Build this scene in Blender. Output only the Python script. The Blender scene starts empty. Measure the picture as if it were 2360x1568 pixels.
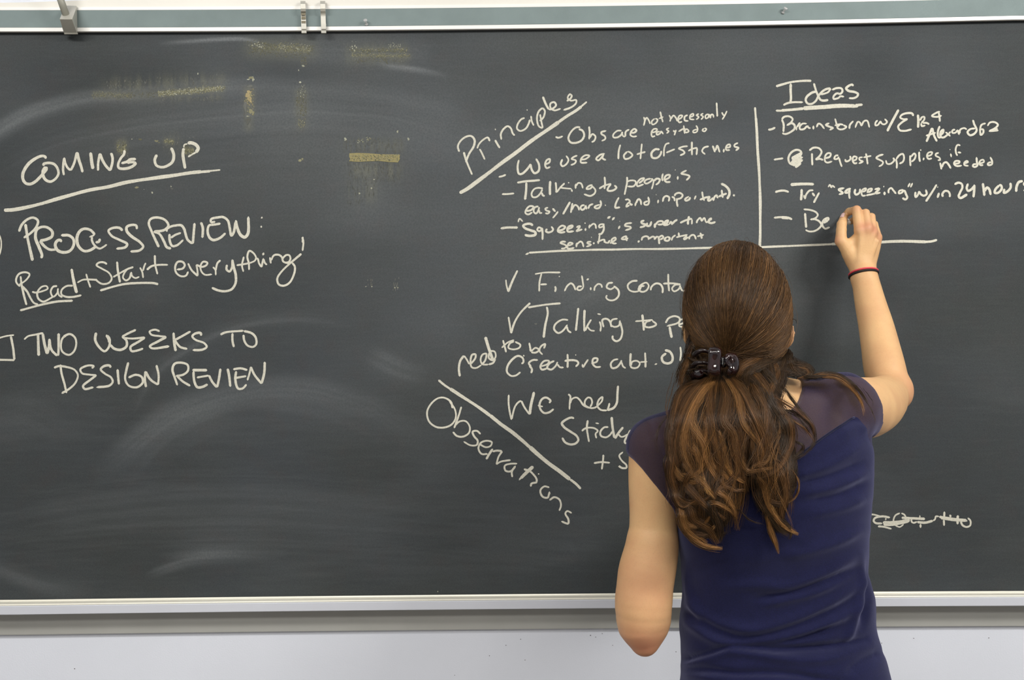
import bpy, bmesh, math, random
import numpy as np
from mathutils import Vector, Matrix

# ------------------------------------------------------------------ camera, light, exposure
CAMP = Vector((0.0, -1.85, 1.50))
FPX = 1990.0
TH = math.radians(0.6)
R_ = Vector((math.cos(TH), 0, -math.sin(TH)))
U_ = Vector((math.sin(TH), 0, math.cos(TH)))
SC = bpy.context.scene
COL = SC.collection

cam = bpy.data.cameras.new('camera')
cam.sensor_width = 36.0
cam.lens = 36.0 * FPX / 2360.0
cam.clip_start = 0.02
camo = bpy.data.objects.new('camera', cam)
COL.objects.link(camo)
M = Matrix.Identity(4)
for i, v in enumerate((R_, U_, Vector((0, -1, 0)))):
    for j in range(3):
        M[j][i] = v[j]
M.translation = CAMP
camo.matrix_world = M
SC.camera = camo

world = bpy.data.worlds.new('room_air')
SC.world = world
world.use_nodes = True
bg = world.node_tree.nodes['Background']
bg.inputs[0].default_value = (0.98, 0.98, 1.0, 1)
bg.inputs[1].default_value = 0.42


def area(name, loc, sx, sy, power, target, col=(1, 0.975, 0.93)):
    l = bpy.data.lights.new(name, 'AREA')
    l.shape = 'RECTANGLE'
    l.size = sx
    l.size_y = sy
    l.energy = power
    l.color = col
    o = bpy.data.objects.new(name, l)
    COL.objects.link(o)
    o.location = loc
    d = (Vector(target) - Vector(loc)).normalized()
    o.rotation_euler = d.to_track_quat('-Z', 'Y').to_euler()
    return o


# fluorescent ceiling fixtures in rows behind and beside the photographer
area('ceiling_lamp', (1.75, -1.75, 2.78), 0.9, 0.30, 46, (0.9, -0.3, 1.2))
area('ceiling_lamp', (-1.25, -1.75, 2.78), 1.2, 0.30, 25, (-0.9, -0.3, 1.0))
area('ceiling_lamp', (0.2, -2.9, 2.78), 2.4, 0.4, 42, (0.2, -2.2, 0))
SC.view_settings.view_transform = 'Standard'
SC.view_settings.look = 'None'
SC.view_settings.gamma = 1.0
SC.view_settings.use_curve_mapping = False
SC.view_settings.exposure = 0.12


# ------------------------------------------------------------------ helpers
def P(px, py, Y):
    """point of the scene at depth Y that the photograph shows at pixel px, py"""
    d = Y - CAMP.y
    return CAMP + Vector((0, d, 0)) + R_ * (d * (px - 1180) / FPX) + U_ * (d * (784 - py) / FPX)


def PN(px, py, Y):
    px, py, Y = np.broadcast_arrays(np.asarray(px, float), np.asarray(py, float), np.asarray(Y, float))
    d = Y - CAMP.y
    a = d * (px - 1180) / FPX
    b = d * (784 - py) / FPX
    return np.stack([CAMP.x + a * R_.x + b * U_.x, Y, CAMP.z + a * R_.z + b * U_.z], -1)


def UNP(co):
    """pixel coordinates of points (N,3)"""
    d = co[:, 1] - CAMP.y
    rx, rz = co[:, 0] - CAMP.x, co[:, 2] - CAMP.z
    a = rx * R_.x + rz * R_.z
    b = rx * U_.x + rz * U_.z
    return 1180 + a / d * FPX, 784 - b / d * FPX


def lin(r, g, b):
    def f(c):
        c /= 255.0
        return c / 12.92 if c <= 0.04045 else ((c + 0.055) / 1.055) ** 2.4
    return (f(r), f(g), f(b))


def mesh_np(name, verts, faces, mat=None, parent=None, smooth=False, cols=None, attrs=None):
    """faces: list of int arrays (N,3) / (N,4) or a python list of tuples"""
    me = bpy.data.meshes.new(name)
    verts = np.asarray(verts, np.float32).reshape(-1, 3)
    if isinstance(faces, np.ndarray):
        faces = [faces]
    if len(faces) and isinstance(faces[0], np.ndarray):
        me.vertices.add(len(verts))
        me.vertices.foreach_set('co', verts.ravel())
        loops = np.concatenate([f.ravel() for f in faces]).astype(np.int32)
        cnt = np.concatenate([np.full(len(f), f.shape[1]) for f in faces]).astype(np.int32)
        st = np.concatenate([[0], np.cumsum(cnt)[:-1]]).astype(np.int32)
        me.loops.add(len(loops))
        me.loops.foreach_set('vertex_index', loops)
        me.polygons.add(len(cnt))
        me.polygons.foreach_set('loop_start', st)
        try:
            me.polygons.foreach_set('loop_total', cnt)
        except Exception:
            pass
        me.update(calc_edges=True)
        me.validate()
    else:
        me.from_pydata([tuple(map(float, v)) for v in verts], [], faces)
        me.update()
    if smooth:
        me.polygons.foreach_set('use_smooth', np.ones(len(me.polygons), bool))
    if cols is not None:
        a = me.color_attributes.new('col', 'FLOAT_COLOR', 'POINT')
        c = np.ones((len(verts), 4), np.float32)
        c[:, :3] = cols
        a.data.foreach_set('color', c.ravel())
    if attrs:
        for k, v in attrs.items():
            a = me.attributes.new(k, 'FLOAT', 'POINT')
            a.data.foreach_set('value', np.asarray(v, np.float32))
    if mat:
        me.materials.append(mat)
    o = bpy.data.objects.new(name, me)
    COL.objects.link(o)
    if parent:
        par(o, parent)
    return o


def par(o, parent):
    o.parent = parent
    o.matrix_parent_inverse = world_of(parent).inverted()


def world_of(o):
    m = o.matrix_basis.copy()
    if o.parent:
        m = world_of(o.parent) @ o.matrix_parent_inverse @ m
    return m


def empty(name, loc, label, cat, group=None):
    o = bpy.data.objects.new(name, None)
    o.empty_display_size = 0.05
    o.location = loc
    COL.objects.link(o)
    tag(o, label, cat, group)
    return o


def tag(o, label=None, cat=None, group=None, kind=None):
    if label:
        o['label'] = label
    if cat:
        o['category'] = cat
    if group:
        o['group'] = group
    if kind:
        o['kind'] = kind
    return o


def bevel(o, w, seg=2):
    m = o.modifiers.new('bevel', 'BEVEL')
    m.width = w
    m.segments = seg
    m.limit_method = 'ANGLE'
    m.angle_limit = math.radians(40)
    return o


def box(name, lo, hi, mat, parent=None, bev=0):
    x0, y0, z0 = lo
    x1, y1, z1 = hi
    v = [(x, y, z) for x in (x0, x1) for y in (y0, y1) for z in (z0, z1)]
    f = [(0, 1, 3, 2), (4, 6, 7, 5), (0, 4, 5, 1), (2, 3, 7, 6), (0, 2, 6, 4), (1, 5, 7, 3)]
    o = mesh_np(name, v, f, mat, parent)
    if bev:
        bevel(o, bev)
    return o


def tube(name, pts, rad, mat, parent=None, n=12, closed=False, cap=True, squash=None):
    pts = [Vector(p) for p in pts]
    N = len(pts)
    if not hasattr(rad, '__len__'):
        rad = [rad] * N
    vs, fs = [], []
    prev = None
    for i, p in enumerate(pts):
        if closed:
            t = (pts[(i + 1) % N] - pts[i - 1]).normalized()
        else:
            t = (pts[min(i + 1, N - 1)] - pts[max(i - 1, 0)]).normalized()
        if prev is None:
            a = t.orthogonal().normalized()
        else:
            a = (prev - t * prev.dot(t)).normalized()
        prev = a
        b = t.cross(a)
        for k in range(n):
            an = 2 * math.pi * k / n
            vs.append(p + (a * math.cos(an) + b * math.sin(an)) * rad[i])
    m = N if closed else N - 1
    for i in range(m):
        j = (i + 1) % N
        for k in range(n):
            l = (k + 1) % n
            fs.append((i * n + k, i * n + l, j * n + l, j * n + k))
    if cap and not closed:
        fs.append(tuple(range(n))[::-1])
        fs.append(tuple((N - 1) * n + k for k in range(n)))
    return mesh_np(name, vs, fs, mat, parent, smooth=True)


# ------------------------------------------------------------------ materials
def newmat(name):
    m = bpy.data.materials.new(name)
    m.use_nodes = True
    nt = m.node_tree
    return m, nt, nt.nodes['Principled BSDF']


def N(nt, t, **kw):
    n = nt.nodes.new(t)
    for k, v in kw.items():
        setattr(n, k, v)
    return n


def mixcol(nt, a, b, fac, blend='MIX'):
    n = N(nt, 'ShaderNodeMix', data_type='RGBA', blend_type=blend)
    for s, v in ((n.inputs[6], a), (n.inputs[7], b), (n.inputs[0], fac)):
        if hasattr(v, 'is_linked') or hasattr(v, 'links'):
            nt.links.new(v, s)
        elif isinstance(v, tuple):
            s.default_value = (*v, 1)
        else:
            s.default_value = v
    return n.outputs[2]


def ramp(nt, src, p0, p1, c0=0.0, c1=1.0):
    n = N(nt, 'ShaderNodeMapRange')
    n.inputs[1].default_value = p0
    n.inputs[2].default_value = p1
    n.inputs[3].default_value = c0
    n.inputs[4].default_value = c1
    nt.links.new(src, n.inputs[0])
    return n.outputs[0]


def noise(nt, scale, detail=3, stretch=None, rough=0.5):
    tc = N(nt, 'ShaderNodeTexCoord')
    n = N(nt, 'ShaderNodeTexNoise')
    n.inputs['Scale'].default_value = scale
    n.inputs['Detail'].default_value = detail
    n.inputs['Roughness'].default_value = rough
    if stretch:
        mp = N(nt, 'ShaderNodeMapping')
        mp.inputs['Scale'].default_value = stretch
        nt.links.new(tc.outputs['Object'], mp.inputs[0])
        nt.links.new(mp.outputs[0], n.inputs[0])
    else:
        nt.links.new(tc.outputs['Object'], n.inputs[0])
    return n


def simple(name, rgb, rough=0.5, metal=0.0, spec=0.5, var=0.06, vscale=8, bump=0.0, bscale=200, stretch=None):
    m, nt, b = newmat(name)
    c = lin(*rgb)
    n = noise(nt, vscale, 4, stretch)
    hi = tuple(min(1, x * (1 + var)) for x in c)
    lo = tuple(x * (1 - var) for x in c)
    nt.links.new(mixcol(nt, lo, hi, ramp(nt, n.outputs[0], 0.35, 0.65)), b.inputs['Base Color'])
    b.inputs['Roughness'].default_value = rough
    b.inputs['Metallic'].default_value = metal
    b.inputs['Specular IOR Level'].default_value = spec
    if bump:
        n2 = noise(nt, bscale, 3)
        bp = N(nt, 'ShaderNodeBump')
        bp.inputs['Strength'].default_value = bump
        bp.inputs['Distance'].default_value = 0.001
        nt.links.new(n2.outputs[0], bp.inputs['Height'])
        nt.links.new(bp.outputs[0], b.inputs['Normal'])
    return m


MAT = {}
MAT['wall'] = simple('wall_paint', (226, 230, 240), 0.7, var=0.02, vscale=3, bump=0.15, bscale=350)
MAT['ceil'] = simple('ceiling_paint', (225, 224, 220), 0.8, var=0.02)
MAT['floor'] = simple('floor_vinyl', (128, 120, 108), 0.45, var=0.12, vscale=14)
MAT['cream'] = simple('cream_enamel', (226, 223, 214), 0.45, var=0.03, vscale=4)
MAT['white'] = simple('white_aluminium', (238, 237, 233), 0.35, var=0.015, vscale=6)
MAT['cork'] = simple('grey_green_cork', (124, 138, 138), 0.85, var=0.05, vscale=18, bump=0.3, bscale=900)
MAT['alu'] = simple('brushed_aluminium', (240, 237, 224), 0.32, metal=0.12, var=0.04, vscale=3, stretch=(0.3, 20, 20))
MAT['lip'] = simple('painted_tray_lip', (208, 211, 220), 0.5, var=0.02)
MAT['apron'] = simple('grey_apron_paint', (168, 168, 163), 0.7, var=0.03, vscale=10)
MAT['hook'] = simple('hook_metal', (186, 184, 174), 0.4, metal=0.3, var=0.05, vscale=40)
MAT['hookdark'] = simple('hook_recess', (122, 114, 92), 0.6, var=0.08, vscale=60)


def board_mat():
    m, nt, b = newmat('blackboard_slate')
    n1 = noise(nt, 3.0, 5)
    n2 = noise(nt, 900, 2)
    n3 = noise(nt, 60, 4, (0.25, 1, 3.0))
    n4 = noise(nt, 26, 3)
    base = mixcol(nt, lin(50, 54, 54), lin(53, 58, 62), ramp(nt, n1.outputs[0], 0.35, 0.65))
    base = mixcol(nt, base, lin(58, 54, 54), ramp(nt, n4.outputs[0], 0.5, 0.9, 0, 0.5))
    base = mixcol(nt, base, lin(100, 104, 105), ramp(nt, n2.outputs[0], 0.4, 0.8, 0, 0.30))
    base = mixcol(nt, base, lin(104, 106, 104), ramp(nt, n3.outputs[0], 0.48, 0.8, 0, 0.06))
    at = N(nt, 'ShaderNodeAttribute', attribute_name='dust_tone')
    n5 = noise(nt, 260, 4)
    mul = N(nt, 'ShaderNodeMath', operation='MULTIPLY')
    nt.links.new(at.outputs['Fac'], mul.inputs[0])
    nt.links.new(ramp(nt, n5.outputs[0], 0.3, 0.7, 0.75, 1.25), mul.inputs[1])
    base = mixcol(nt, base, lin(196, 201, 204), mul.outputs[0])
    as_ = N(nt, 'ShaderNodeAttribute', attribute_name='stain')
    n6 = noise(nt, 420, 5, rough=.7)
    mul2 = N(nt, 'ShaderNodeMath', operation='MULTIPLY')
    nt.links.new(as_.outputs['Fac'], mul2.inputs[0])
    nt.links.new(ramp(nt, n6.outputs[0], 0.35, 0.62, 0.15, 1.3), mul2.inputs[1])
    base = mixcol(nt, base, lin(128, 127, 104), mul2.outputs[0])
    nt.links.new(base, b.inputs['Base Color'])
    b.inputs['Roughness'].default_value = 0.78
    b.inputs['Specular IOR Level'].default_value = 0.3
    return m


def attr_mat(name, rough=0.9, spec=0.2, grain=None):
    m, nt, b = newmat(name)
    at = N(nt, 'ShaderNodeAttribute', attribute_name='col')
    out = at.outputs['Color']
    if grain:
        n = noise(nt, grain[0], 3)
        out = mixcol(nt, out, grain[2], ramp(nt, n.outputs[0], 0.5, 0.75, 0, grain[1]))
    nt.links.new(out, b.inputs['Base Color'])
    b.inputs['Roughness'].default_value = rough
    b.inputs['Specular IOR Level'].default_value = spec
    return m


MAT['board'] = board_mat()
MAT['chalk'] = attr_mat('chalk_marks', grain=(420, 0.35, lin(120, 120, 114)))
MAT['residue'] = attr_mat('tape_residue', grain=(600, 0.5, lin(105, 98, 62)))
# ------------------------------------------------------------------ setting
o = box('wall_back', (-4.5, 0.0, 0), (4.5, 0.12, 2.85), MAT['wall']); tag(o, kind='structure')
wall_back = o
o = box('floor', (-4.5, -6.0, -0.08), (4.5, 0.12, 0.0), MAT['floor']); tag(o, kind='structure')
o = box('ceiling', (-4.5, -6.0, 2.85), (4.5, 0.12, 2.95), MAT['ceil']); tag(o, kind='structure')

# ------------------------------------------------------------------ blackboard
BY = -0.012   # front of the writing surface


def yt(px):   # lower edge of the map rail, in the photo
    px = min(max(px, 0), 2360)
    return 73 + 0.0005 * px - 5.243e-6 * px * px


def yb(px):   # lower edge of the writing surface
    q = min(max(px, 0), 2360)
    return 1384 - 0.01428 * q + 2.28e-6 * q * q


XS = list(range(-900, 3301, 120))
board = empty('blackboard', P(1180, yb(1180), 0.0), 'long wall-mounted charcoal blackboard covered in white chalk notes', 'blackboard')


def bar(name, f0, f1, Yf, Yb, mat, parent, bev=0.0):
    """long bar: between two edges f0(px) (top) and f1(px) (bottom), front at Yf, back at Yb"""
    vs = []
    for px in XS:
        a, b = P(px, f0(px), Yf), P(px, f1(px), Yf)
        vs += [a, b, Vector((b.x, Yb, b.z)), Vector((a.x, Yb, a.z))]
    fs = []
    for i in range(len(XS) - 1):
        for k in range(4):
            l = (k + 1) % 4
            fs.append((4 * i + k, 4 * i + l, 4 * i + 4 + l, 4 * i + 4 + k))
    fs += [(3, 2, 1, 0), tuple(4 * (len(XS) - 1) + k for k in range(4))]
    o = mesh_np(name, vs, fs, mat, parent)
    if bev:
        bevel(o, bev)
    return o


# writing surface: a fine sheet that carries the density of chalk smears and paler tone
def spl(pts, n=12):
    """centripetal Catmull-Rom through pts"""
    p = np.asarray(pts, float)
    if len(p) == 2:
        t = np.linspace(0, 1, max(2, n))[:, None]
        return p[0] * (1 - t) + p[1] * t
    keep = np.r_[True, np.any(np.abs(np.diff(p[:, :2], axis=0)) > 1e-9, axis=1)]
    p = p[keep]
    q = np.vstack([2 * p[0] - p[1], p, 2 * p[-1] - p[-2]])
    out = []
    for i in range(1, len(q) - 2):
        p0, p1, p2, p3 = q[i - 1:i + 3]
        d = [max(np.linalg.norm((b - a)[:2]), 1e-6) ** 0.5 for a, b in ((p0, p1), (p1, p2), (p2, p3))]
        t0, t1 = 0, d[0]
        t2 = t1 + d[1]
        t3 = t2 + d[2]
        t = np.linspace(t1, t2, n, endpoint=False)[:, None]
        A1 = (t1 - t) / (t1 - t0) * p0 + (t - t0) / (t1 - t0) * p1
        A2 = (t2 - t) / (t2 - t1) * p1 + (t - t1) / (t2 - t1) * p2
        A3 = (t3 - t) / (t3 - t2) * p2 + (t - t2) / (t3 - t2) * p3
        B1 = (t2 - t) / (t2 - t0) * A1 + (t - t0) / (t2 - t0) * A2
        B2 = (t3 - t) / (t3 - t1) * A2 + (t - t1) / (t3 - t1) * A3
        out.append((t2 - t) / (t2 - t1) * B1 + (t - t1) / (t2 - t1) * B2)
    out.append(p[-1:])
    return np.vstack(out)


rng = np.random.RandomState(7)
gx = np.concatenate([np.linspace(-900, -20, 45)[:-1], np.arange(-20, 1000, 4.0), np.arange(1000, 2384, 8.0), np.linspace(2384, 3300, 45)[1:]])
NV = 330
GX, TV = np.meshgrid(gx, np.linspace(0, 1, NV))
TOPY = np.array([yt(x) for x in gx])[None, :] - 12
BOTY = np.array([yb(x) for x in gx])[None, :] + 1
GY = TOPY * (1 - TV) + BOTY * TV
dust_tone = np.zeros_like(GX)


def n1d(x, seed, f):
    r = np.random.RandomState(seed).rand(512)
    v = (x * f) % 511
    i = np.floor(v).astype(int)
    t = v - i
    t = t * t * (3 - 2 * t)
    return r[i] * (1 - t) + r[(i + 1) % 512] * t


def n2d(x, y, seed, fx, fy):
    r = np.random.RandomState(seed).rand(128, 128)
    u, v = (x * fx) % 127, (y * fy) % 127
    i, j = np.floor(u).astype(int), np.floor(v).astype(int)
    a, b = u - i, v - j
    a, b = a * a * (3 - 2 * a), b * b * (3 - 2 * b)
    return (r[i, j] * (1 - a) + r[i + 1, j] * a) * (1 - b) + (r[i, j + 1] * (1 - a) + r[i + 1, j + 1] * a) * b


def smear(pts, w, amp, seed, streak=0.6, fq=0.16):
    """an eraser sweep along pts (x, y, strength) in the board's plane, w wide, with streaks along it"""
    global dust_tone
    c = spl(pts, 14)
    x0, x1 = c[:, 0].min() - 3 * w, c[:, 0].max() + 3 * w
    y0, y1 = c[:, 1].min() - 3 * w, c[:, 1].max() + 3 * w
    sel = (GX > x0) & (GX < x1) & (GY > y0) & (GY < y1)
    X, Y = GX[sel], GY[sel]
    best = np.full(X.shape, 1e9)
    sd = np.zeros(X.shape)
    st = np.zeros(X.shape)
    for i in range(len(c) - 1):
        a, b = c[i], c[i + 1]
        d = b[:2] - a[:2]
        L = max(np.dot(d, d), 1e-9)
        t = np.clip(((X - a[0]) * d[0] + (Y - a[1]) * d[1]) / L, 0, 1)
        ex, ey = X - a[0] - t * d[0], Y - a[1] - t * d[1]
        D = ex * ex + ey * ey
        m = D < best
        best[m] = D[m]
        s = np.sign(d[0] * ey - d[1] * ex)
        sd[m] = (s * np.sqrt(D))[m]
        st[m] = (a[2] * (1 - t) + b[2] * t)[m]
    prof = np.exp(-(sd / w) ** 2)
    stk = 1 - streak + streak * (1.3 * n1d(sd + 400 + 6 * n2d(X, Y, seed + 9, 0.01, 0.01), seed, fq) + 0.7 * n1d(sd * 1.0 + 900, seed + 50, fq * 0.37))
    dust_tone[sel] += 0.50 * amp * prof * stk * st


smear([(-60, 335, 1), (0, 300, 1), (60, 266, 1), (130, 243, .9), (200, 228, .8), (300, 220, .7), (420, 208, .6), (520, 200, .6), (600, 197, .35), (760, 205, .2), (880, 220, .2), (1000, 245, .15), (1080, 275, .0)], 17, 0.26, 1)
smear([(0, 400, .2), (120, 340, .6), (300, 300, .8), (500, 275, .8), (700, 262, .8), (850, 270, .6), (1000, 300, .3), (1100, 340, 0)], 42, 0.09, 2, 0.9, 0.17)
smear([(240, 1080, .2), (320, 1010, 1), (400, 955, 1), (480, 925, .9), (560, 905, .9), (640, 897, .8), (720, 900, .8), (820, 925, .5), (900, 965, .3), (980, 1030, 0)], 26, 0.13, 3, 0.9, 0.15)
smear([(280, 1110, .1), (370, 1010, .8), (470, 950, 1), (560, 925, .6), (700, 935, .5), (820, 970, .3), (900, 1020, 0)], 50, 0.09, 4, 0.8, 0.10)
smear([(300, 960, 0), (360, 860, .8), (440, 800, 1), (560, 750, .9), (680, 735, .7), (780, 745, .2), (850, 760, 0)], 16, 0.08, 5, 1.0, 0.17)
smear([(370, 100, .1), (440, 95, .7), (500, 91, 1), (560, 90, 1), (592, 95, .4)], 4, 0.42, 6)
smear([(860, 145, .0), (900, 153, .7), (950, 159, 1), (1000, 168, .4), (1040, 180, 0)], 6, 0.28, 7)
smear([(840, 815, .1), (880, 835, 1), (930, 858, .9), (990, 870, .1)], 24, 0.13, 8)
smear([(330, 1330, .1), (380, 1312, 1), (440, 1293, 1), (520, 1284, .7), (640, 1290, .1)], 12, 0.14, 9)
smear([(380, 1285, .2), (480, 1272, 1), (560, 1270, .5), (650, 1275, .2)], 10, 0.12, 10)
smear([(-40, 1300, .7), (40, 1330, 1), (110, 1352, .7), (200, 1362, .2)], 18, 0.11, 11)
smear([(0, 1200, .7), (200, 1165, .8), (500, 1140, .8), (700, 1150, .6), (1000, 1180, .5), (1300, 1200, .1)], 60, 0.042, 12, 1.0, 0.21)
smear([(0, 1265, .5), (250, 1240, .8), (600, 1230, .8), (900, 1245, .6), (1300, 1275, .4)], 45, 0.042, 13, 1.0, 0.21)
smear([(0, 960, .9), (60, 955, 1), (120, 990, .3), (160, 1040, 0)], 55, 0.07, 14, 0.4)
smear([(1240, 740, 0), (1320, 690, .7), (1400, 640, 1), (1480, 600, .6), (1540, 575, 0)], 26, 0.07, 15, 1.0, 0.15)
smear([(100, 440, .1), (300, 400, .4), (500, 360, .6), (700, 350, .5), (900, 370, .3)], 55, 0.036, 16, 1.0, 0.17)
smear([(600, 95, .3), (720, 118, .8), (820, 120, .8), (960, 118, .6)], 26, 0.09, 17, 0.5)
smear([(820, 380, .6), (850, 430, .9), (862, 480, .4), (860, 520, .0)], 42, 0.05, 18, 0.5)
smear([(600, 1330, .2), (800, 1310, .6), (1100, 1300, .6), (1400, 1320, .2)], 30, 0.030, 19, 1.0, 0.17)
smear([(120, 120, .3), (400, 108, .6), (700, 105, .6), (1200, 110, .5), (1700, 105, .5), (2360, 95, .4)], 30, 0.030, 20, 0.5)
# broad paler tone over the middle and upper left, fading towards the ends
mid = np.exp(-((GX - 1350) / 620) ** 2 - ((GY - 480) / 430) ** 2) + 0.55 * np.exp(-((GX - 650) / 450) ** 2 - ((GY - 300) / 260) ** 2)
dust_tone += 0.075 * mid
dust_tone += 0.035 * (n2d(GX, GY, 31, 0.006, 0.012) - 0.5) + 0.012 * (n2d(GX, GY, 33, 0.012, 0.12) - 0.5) * (GY > 900)
stain = np.zeros_like(GX)


def smudge(x0, x1, y0, y1, amp, soft=4, slope=0.0, vstreak=0.0):
    """worn adhesive stain in a soft-edged box"""
    global stain
    yy = GY - slope * (GX - x0)
    e = np.prod([1 / (1 + np.exp(np.clip(q / soft, -40, 40))) for q in (x0 - GX, GX - x1, y0 - yy, yy - y1)], axis=0)
    if vstreak:
        e = e * (1 - vstreak + vstreak * 2 * np.clip(n2d(GX, GY, int(x0), .22, .018) - .25, 0, 1))
    stain = np.maximum(stain, amp * e)


smudge(580, 718, 100, 120, .62, 4, .04)
smudge(565, 730, 92, 132, .30, 7, .02)
smudge(806, 936, 110, 120, .5, 3)
smudge(808, 946, 123, 132, .62, 3, .02)
smudge(800, 940, 104, 146, .32, 5, 0, .6)
smudge(214, 306, 212, 224, .5, 3, .02)
smudge(290, 370, 214, 226, .34, 5, -.03)
smudge(366, 519, 211, 222, .72, 2.5, -.085)
smudge(240, 520, 186, 212, .34, 6, -.04, .9)
smudge(368, 515, 220, 236, .26, 4, -.05, .9)
smudge(564, 586, 200, 262, .42, 3)
smudge(564, 582, 262, 302, .28, 3)
smudge(682, 707, 205, 270, .38, 4)
smudge(685, 705, 270, 298, .3, 4)
smudge(693, 706, 122, 152, .25, 3)
smudge(270, 291, 322, 356, .5, 3)
smudge(378, 402, 320, 334, .5, 3)
smudge(376, 415, 308, 350, .2, 6, 0, .8)
smudge(424, 447, 337, 356, .55, 3)
smudge(802, 926, 374, 410, .30, 6, 0, .8)
smudge(806, 870, 400, 470, .20, 8, 0, .9)
smudge(790, 935, 322, 352, .22, 6, 0, .9)
dust_tone = np.clip(dust_tone, 0, 1)
V = PN(GX, GY, BY).reshape(-1, 3)
nr, nc = GX.shape
I = np.arange(nr * nc).reshape(nr, nc)
Q = np.stack([I[:-1, :-1], I[1:, :-1], I[1:, 1:], I[:-1, 1:]], -1).reshape(-1, 4)
mesh_np('writing_surface', V, Q, MAT['board'], board, attrs={'dust_tone': dust_tone.ravel(), 'stain': stain.ravel()})
bar('backing_panel', lambda x: yt(x) - 10, lambda x: yb(x), BY + 0.0006, 0.0, simple('backing', (60, 60, 58), 0.9), board)

# map rail along the top
rail = bar('map_rail', lambda x: yt(x) - 66 - max(0, min(1600, x)) * 0.035, lambda x: yt(x) - 8, -0.020, 0.0, MAT['cream'], board, 0.001)
bar('cork_strip', lambda x: yt(x) - 49.5, lambda x: yt(x) - 10, -0.0222, -0.019, MAT['cork'], rail)
bar('upper_edge_strip', lambda x: yt(x) - 57, lambda x: yt(x) - 49.5, -0.0228, -0.019, MAT['white'], rail, 0.0006)
bar('lower_edge_strip', lambda x: yt(x) - 9.5, lambda x: yt(x) - .5, -0.0238, -0.0165, MAT['white'], rail, 0.0005)

# chalk tray
prof = [(BY, 0.0), (-0.0145, 0.0012), (-0.0165, 0.0012), (-0.0175, -0.0012), (-0.021, -0.0016), (-0.028, -0.0006), (-0.034, -0.0002),
        (-0.040, -0.0008), (-0.0415, -0.0026), (-0.043, -0.0026), (-0.0455, -0.0012), (-0.050, -0.0012)]
lipp = [(-0.050, -0.0012), (-0.0515, -0.0024), (-0.0515, -0.0185), (-0.050, -0.0198), (-0.012, -0.0198)]


def extrude_profile(name, pr, mat, parent, smooth=False):
    vs, fs = [], []
    n = len(pr)
    for px in XS:
        b = P(px, yb(px), BY)
        for (y, dz) in pr:
            vs.append((b.x, y, b.z + dz))
    for i in range(len(XS) - 1):
        for k in range(n - 1):
            fs.append((i * n + k, i * n + k + 1, i * n + n + k + 1, i * n + n + k))
    fs.append(tuple(range(n)))
    fs.append(tuple((len(XS) - 1) * n + k for k in range(n))[::-1])
    return mesh_np(name, vs, fs, mat, parent)


tray = extrude_profile('chalk_tray', prof + [(-0.049, -0.016), (BY, -0.016)], MAT['alu'], board)
extrude_profile('tray_lip', lipp, MAT['lip'], tray)
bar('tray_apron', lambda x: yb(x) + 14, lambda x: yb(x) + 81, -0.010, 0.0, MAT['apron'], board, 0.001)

# small dark nail marks in the painted wall under the tray
vs, fs = [], []
for (px, py, r) in [(1361, 1465, 1.2), (1373, 1469, .9), (1388, 1461, .9), (1412, 1488, .9), (1200, 1474, 1), (1166, 1488, 1), (1128, 1512, 1), (1210, 1522, 1),
                    (1048, 1557, .8), (2032, 1483, 1), (2106, 1472, 1), (2279, 1471, 1.1), (172, 1542, 1.2), (1558, 1503, 1)]:
    c = P(px, py, -0.0006)
    s = r / 1075
    k = len(vs)
    for a in range(6):
        vs.append(c + Vector((math.cos(a * 1.047) * s, 0, math.sin(a * 1.047) * s)))
    fs.append(tuple(range(k, k + 6)))
o = mesh_np('nail_marks', vs, fs, simple('nail_mark', (70, 64, 66), 0.8), wall_back)
o['kind'] = 'stuff'

# ------------------------------------------------------------------ hooks, bracket, pins
g = 'small metal hooks on the map rail'
br = empty('map_bracket', P(160, 45, -0.03), 'pale metal bracket holding a thin pole, at the left end of the rail', 'bracket')
vs = [P(137, 44, -.068), P(166, 44, -.068), P(147, 77, -.034), P(178.5, 77.5, -.034),
      P(150, 12, -.0272), P(177.5, 13, -.0272), P(150, 76, -.0245), P(178.5, 76, -.0245)]
o = mesh_np('bracket_body', vs, [(0, 2, 3, 1), (0, 1, 5, 4), (1, 3, 7, 5), (0, 4, 6, 2), (2, 6, 7, 3), (4, 5, 7, 6)], MAT['hook'], br)
bevel(o, 0.0012)
mesh_np('bracket_foot', [P(148, 75.5, -.036), P(179.5, 76, -.036), P(148, 79, -.034), P(179.5, 79, -.034),
                         P(148, 75.5, -.024), P(179.5, 76, -.024), P(148, 79, -.024), P(179.5, 79, -.024)],
        [(0, 2, 3, 1), (0, 1, 5, 4), (1, 3, 7, 5), (0, 4, 6, 2), (2, 6, 7, 3), (4, 5, 7, 6)], MAT['hook'], br)
tube('pole', [P(153, 37, -.052), P(140, 0, -.060), P(112, -85, -.075)], 0.0072, simple('pole_metal', (150, 149, 138), 0.45, metal=.2), br)


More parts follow.
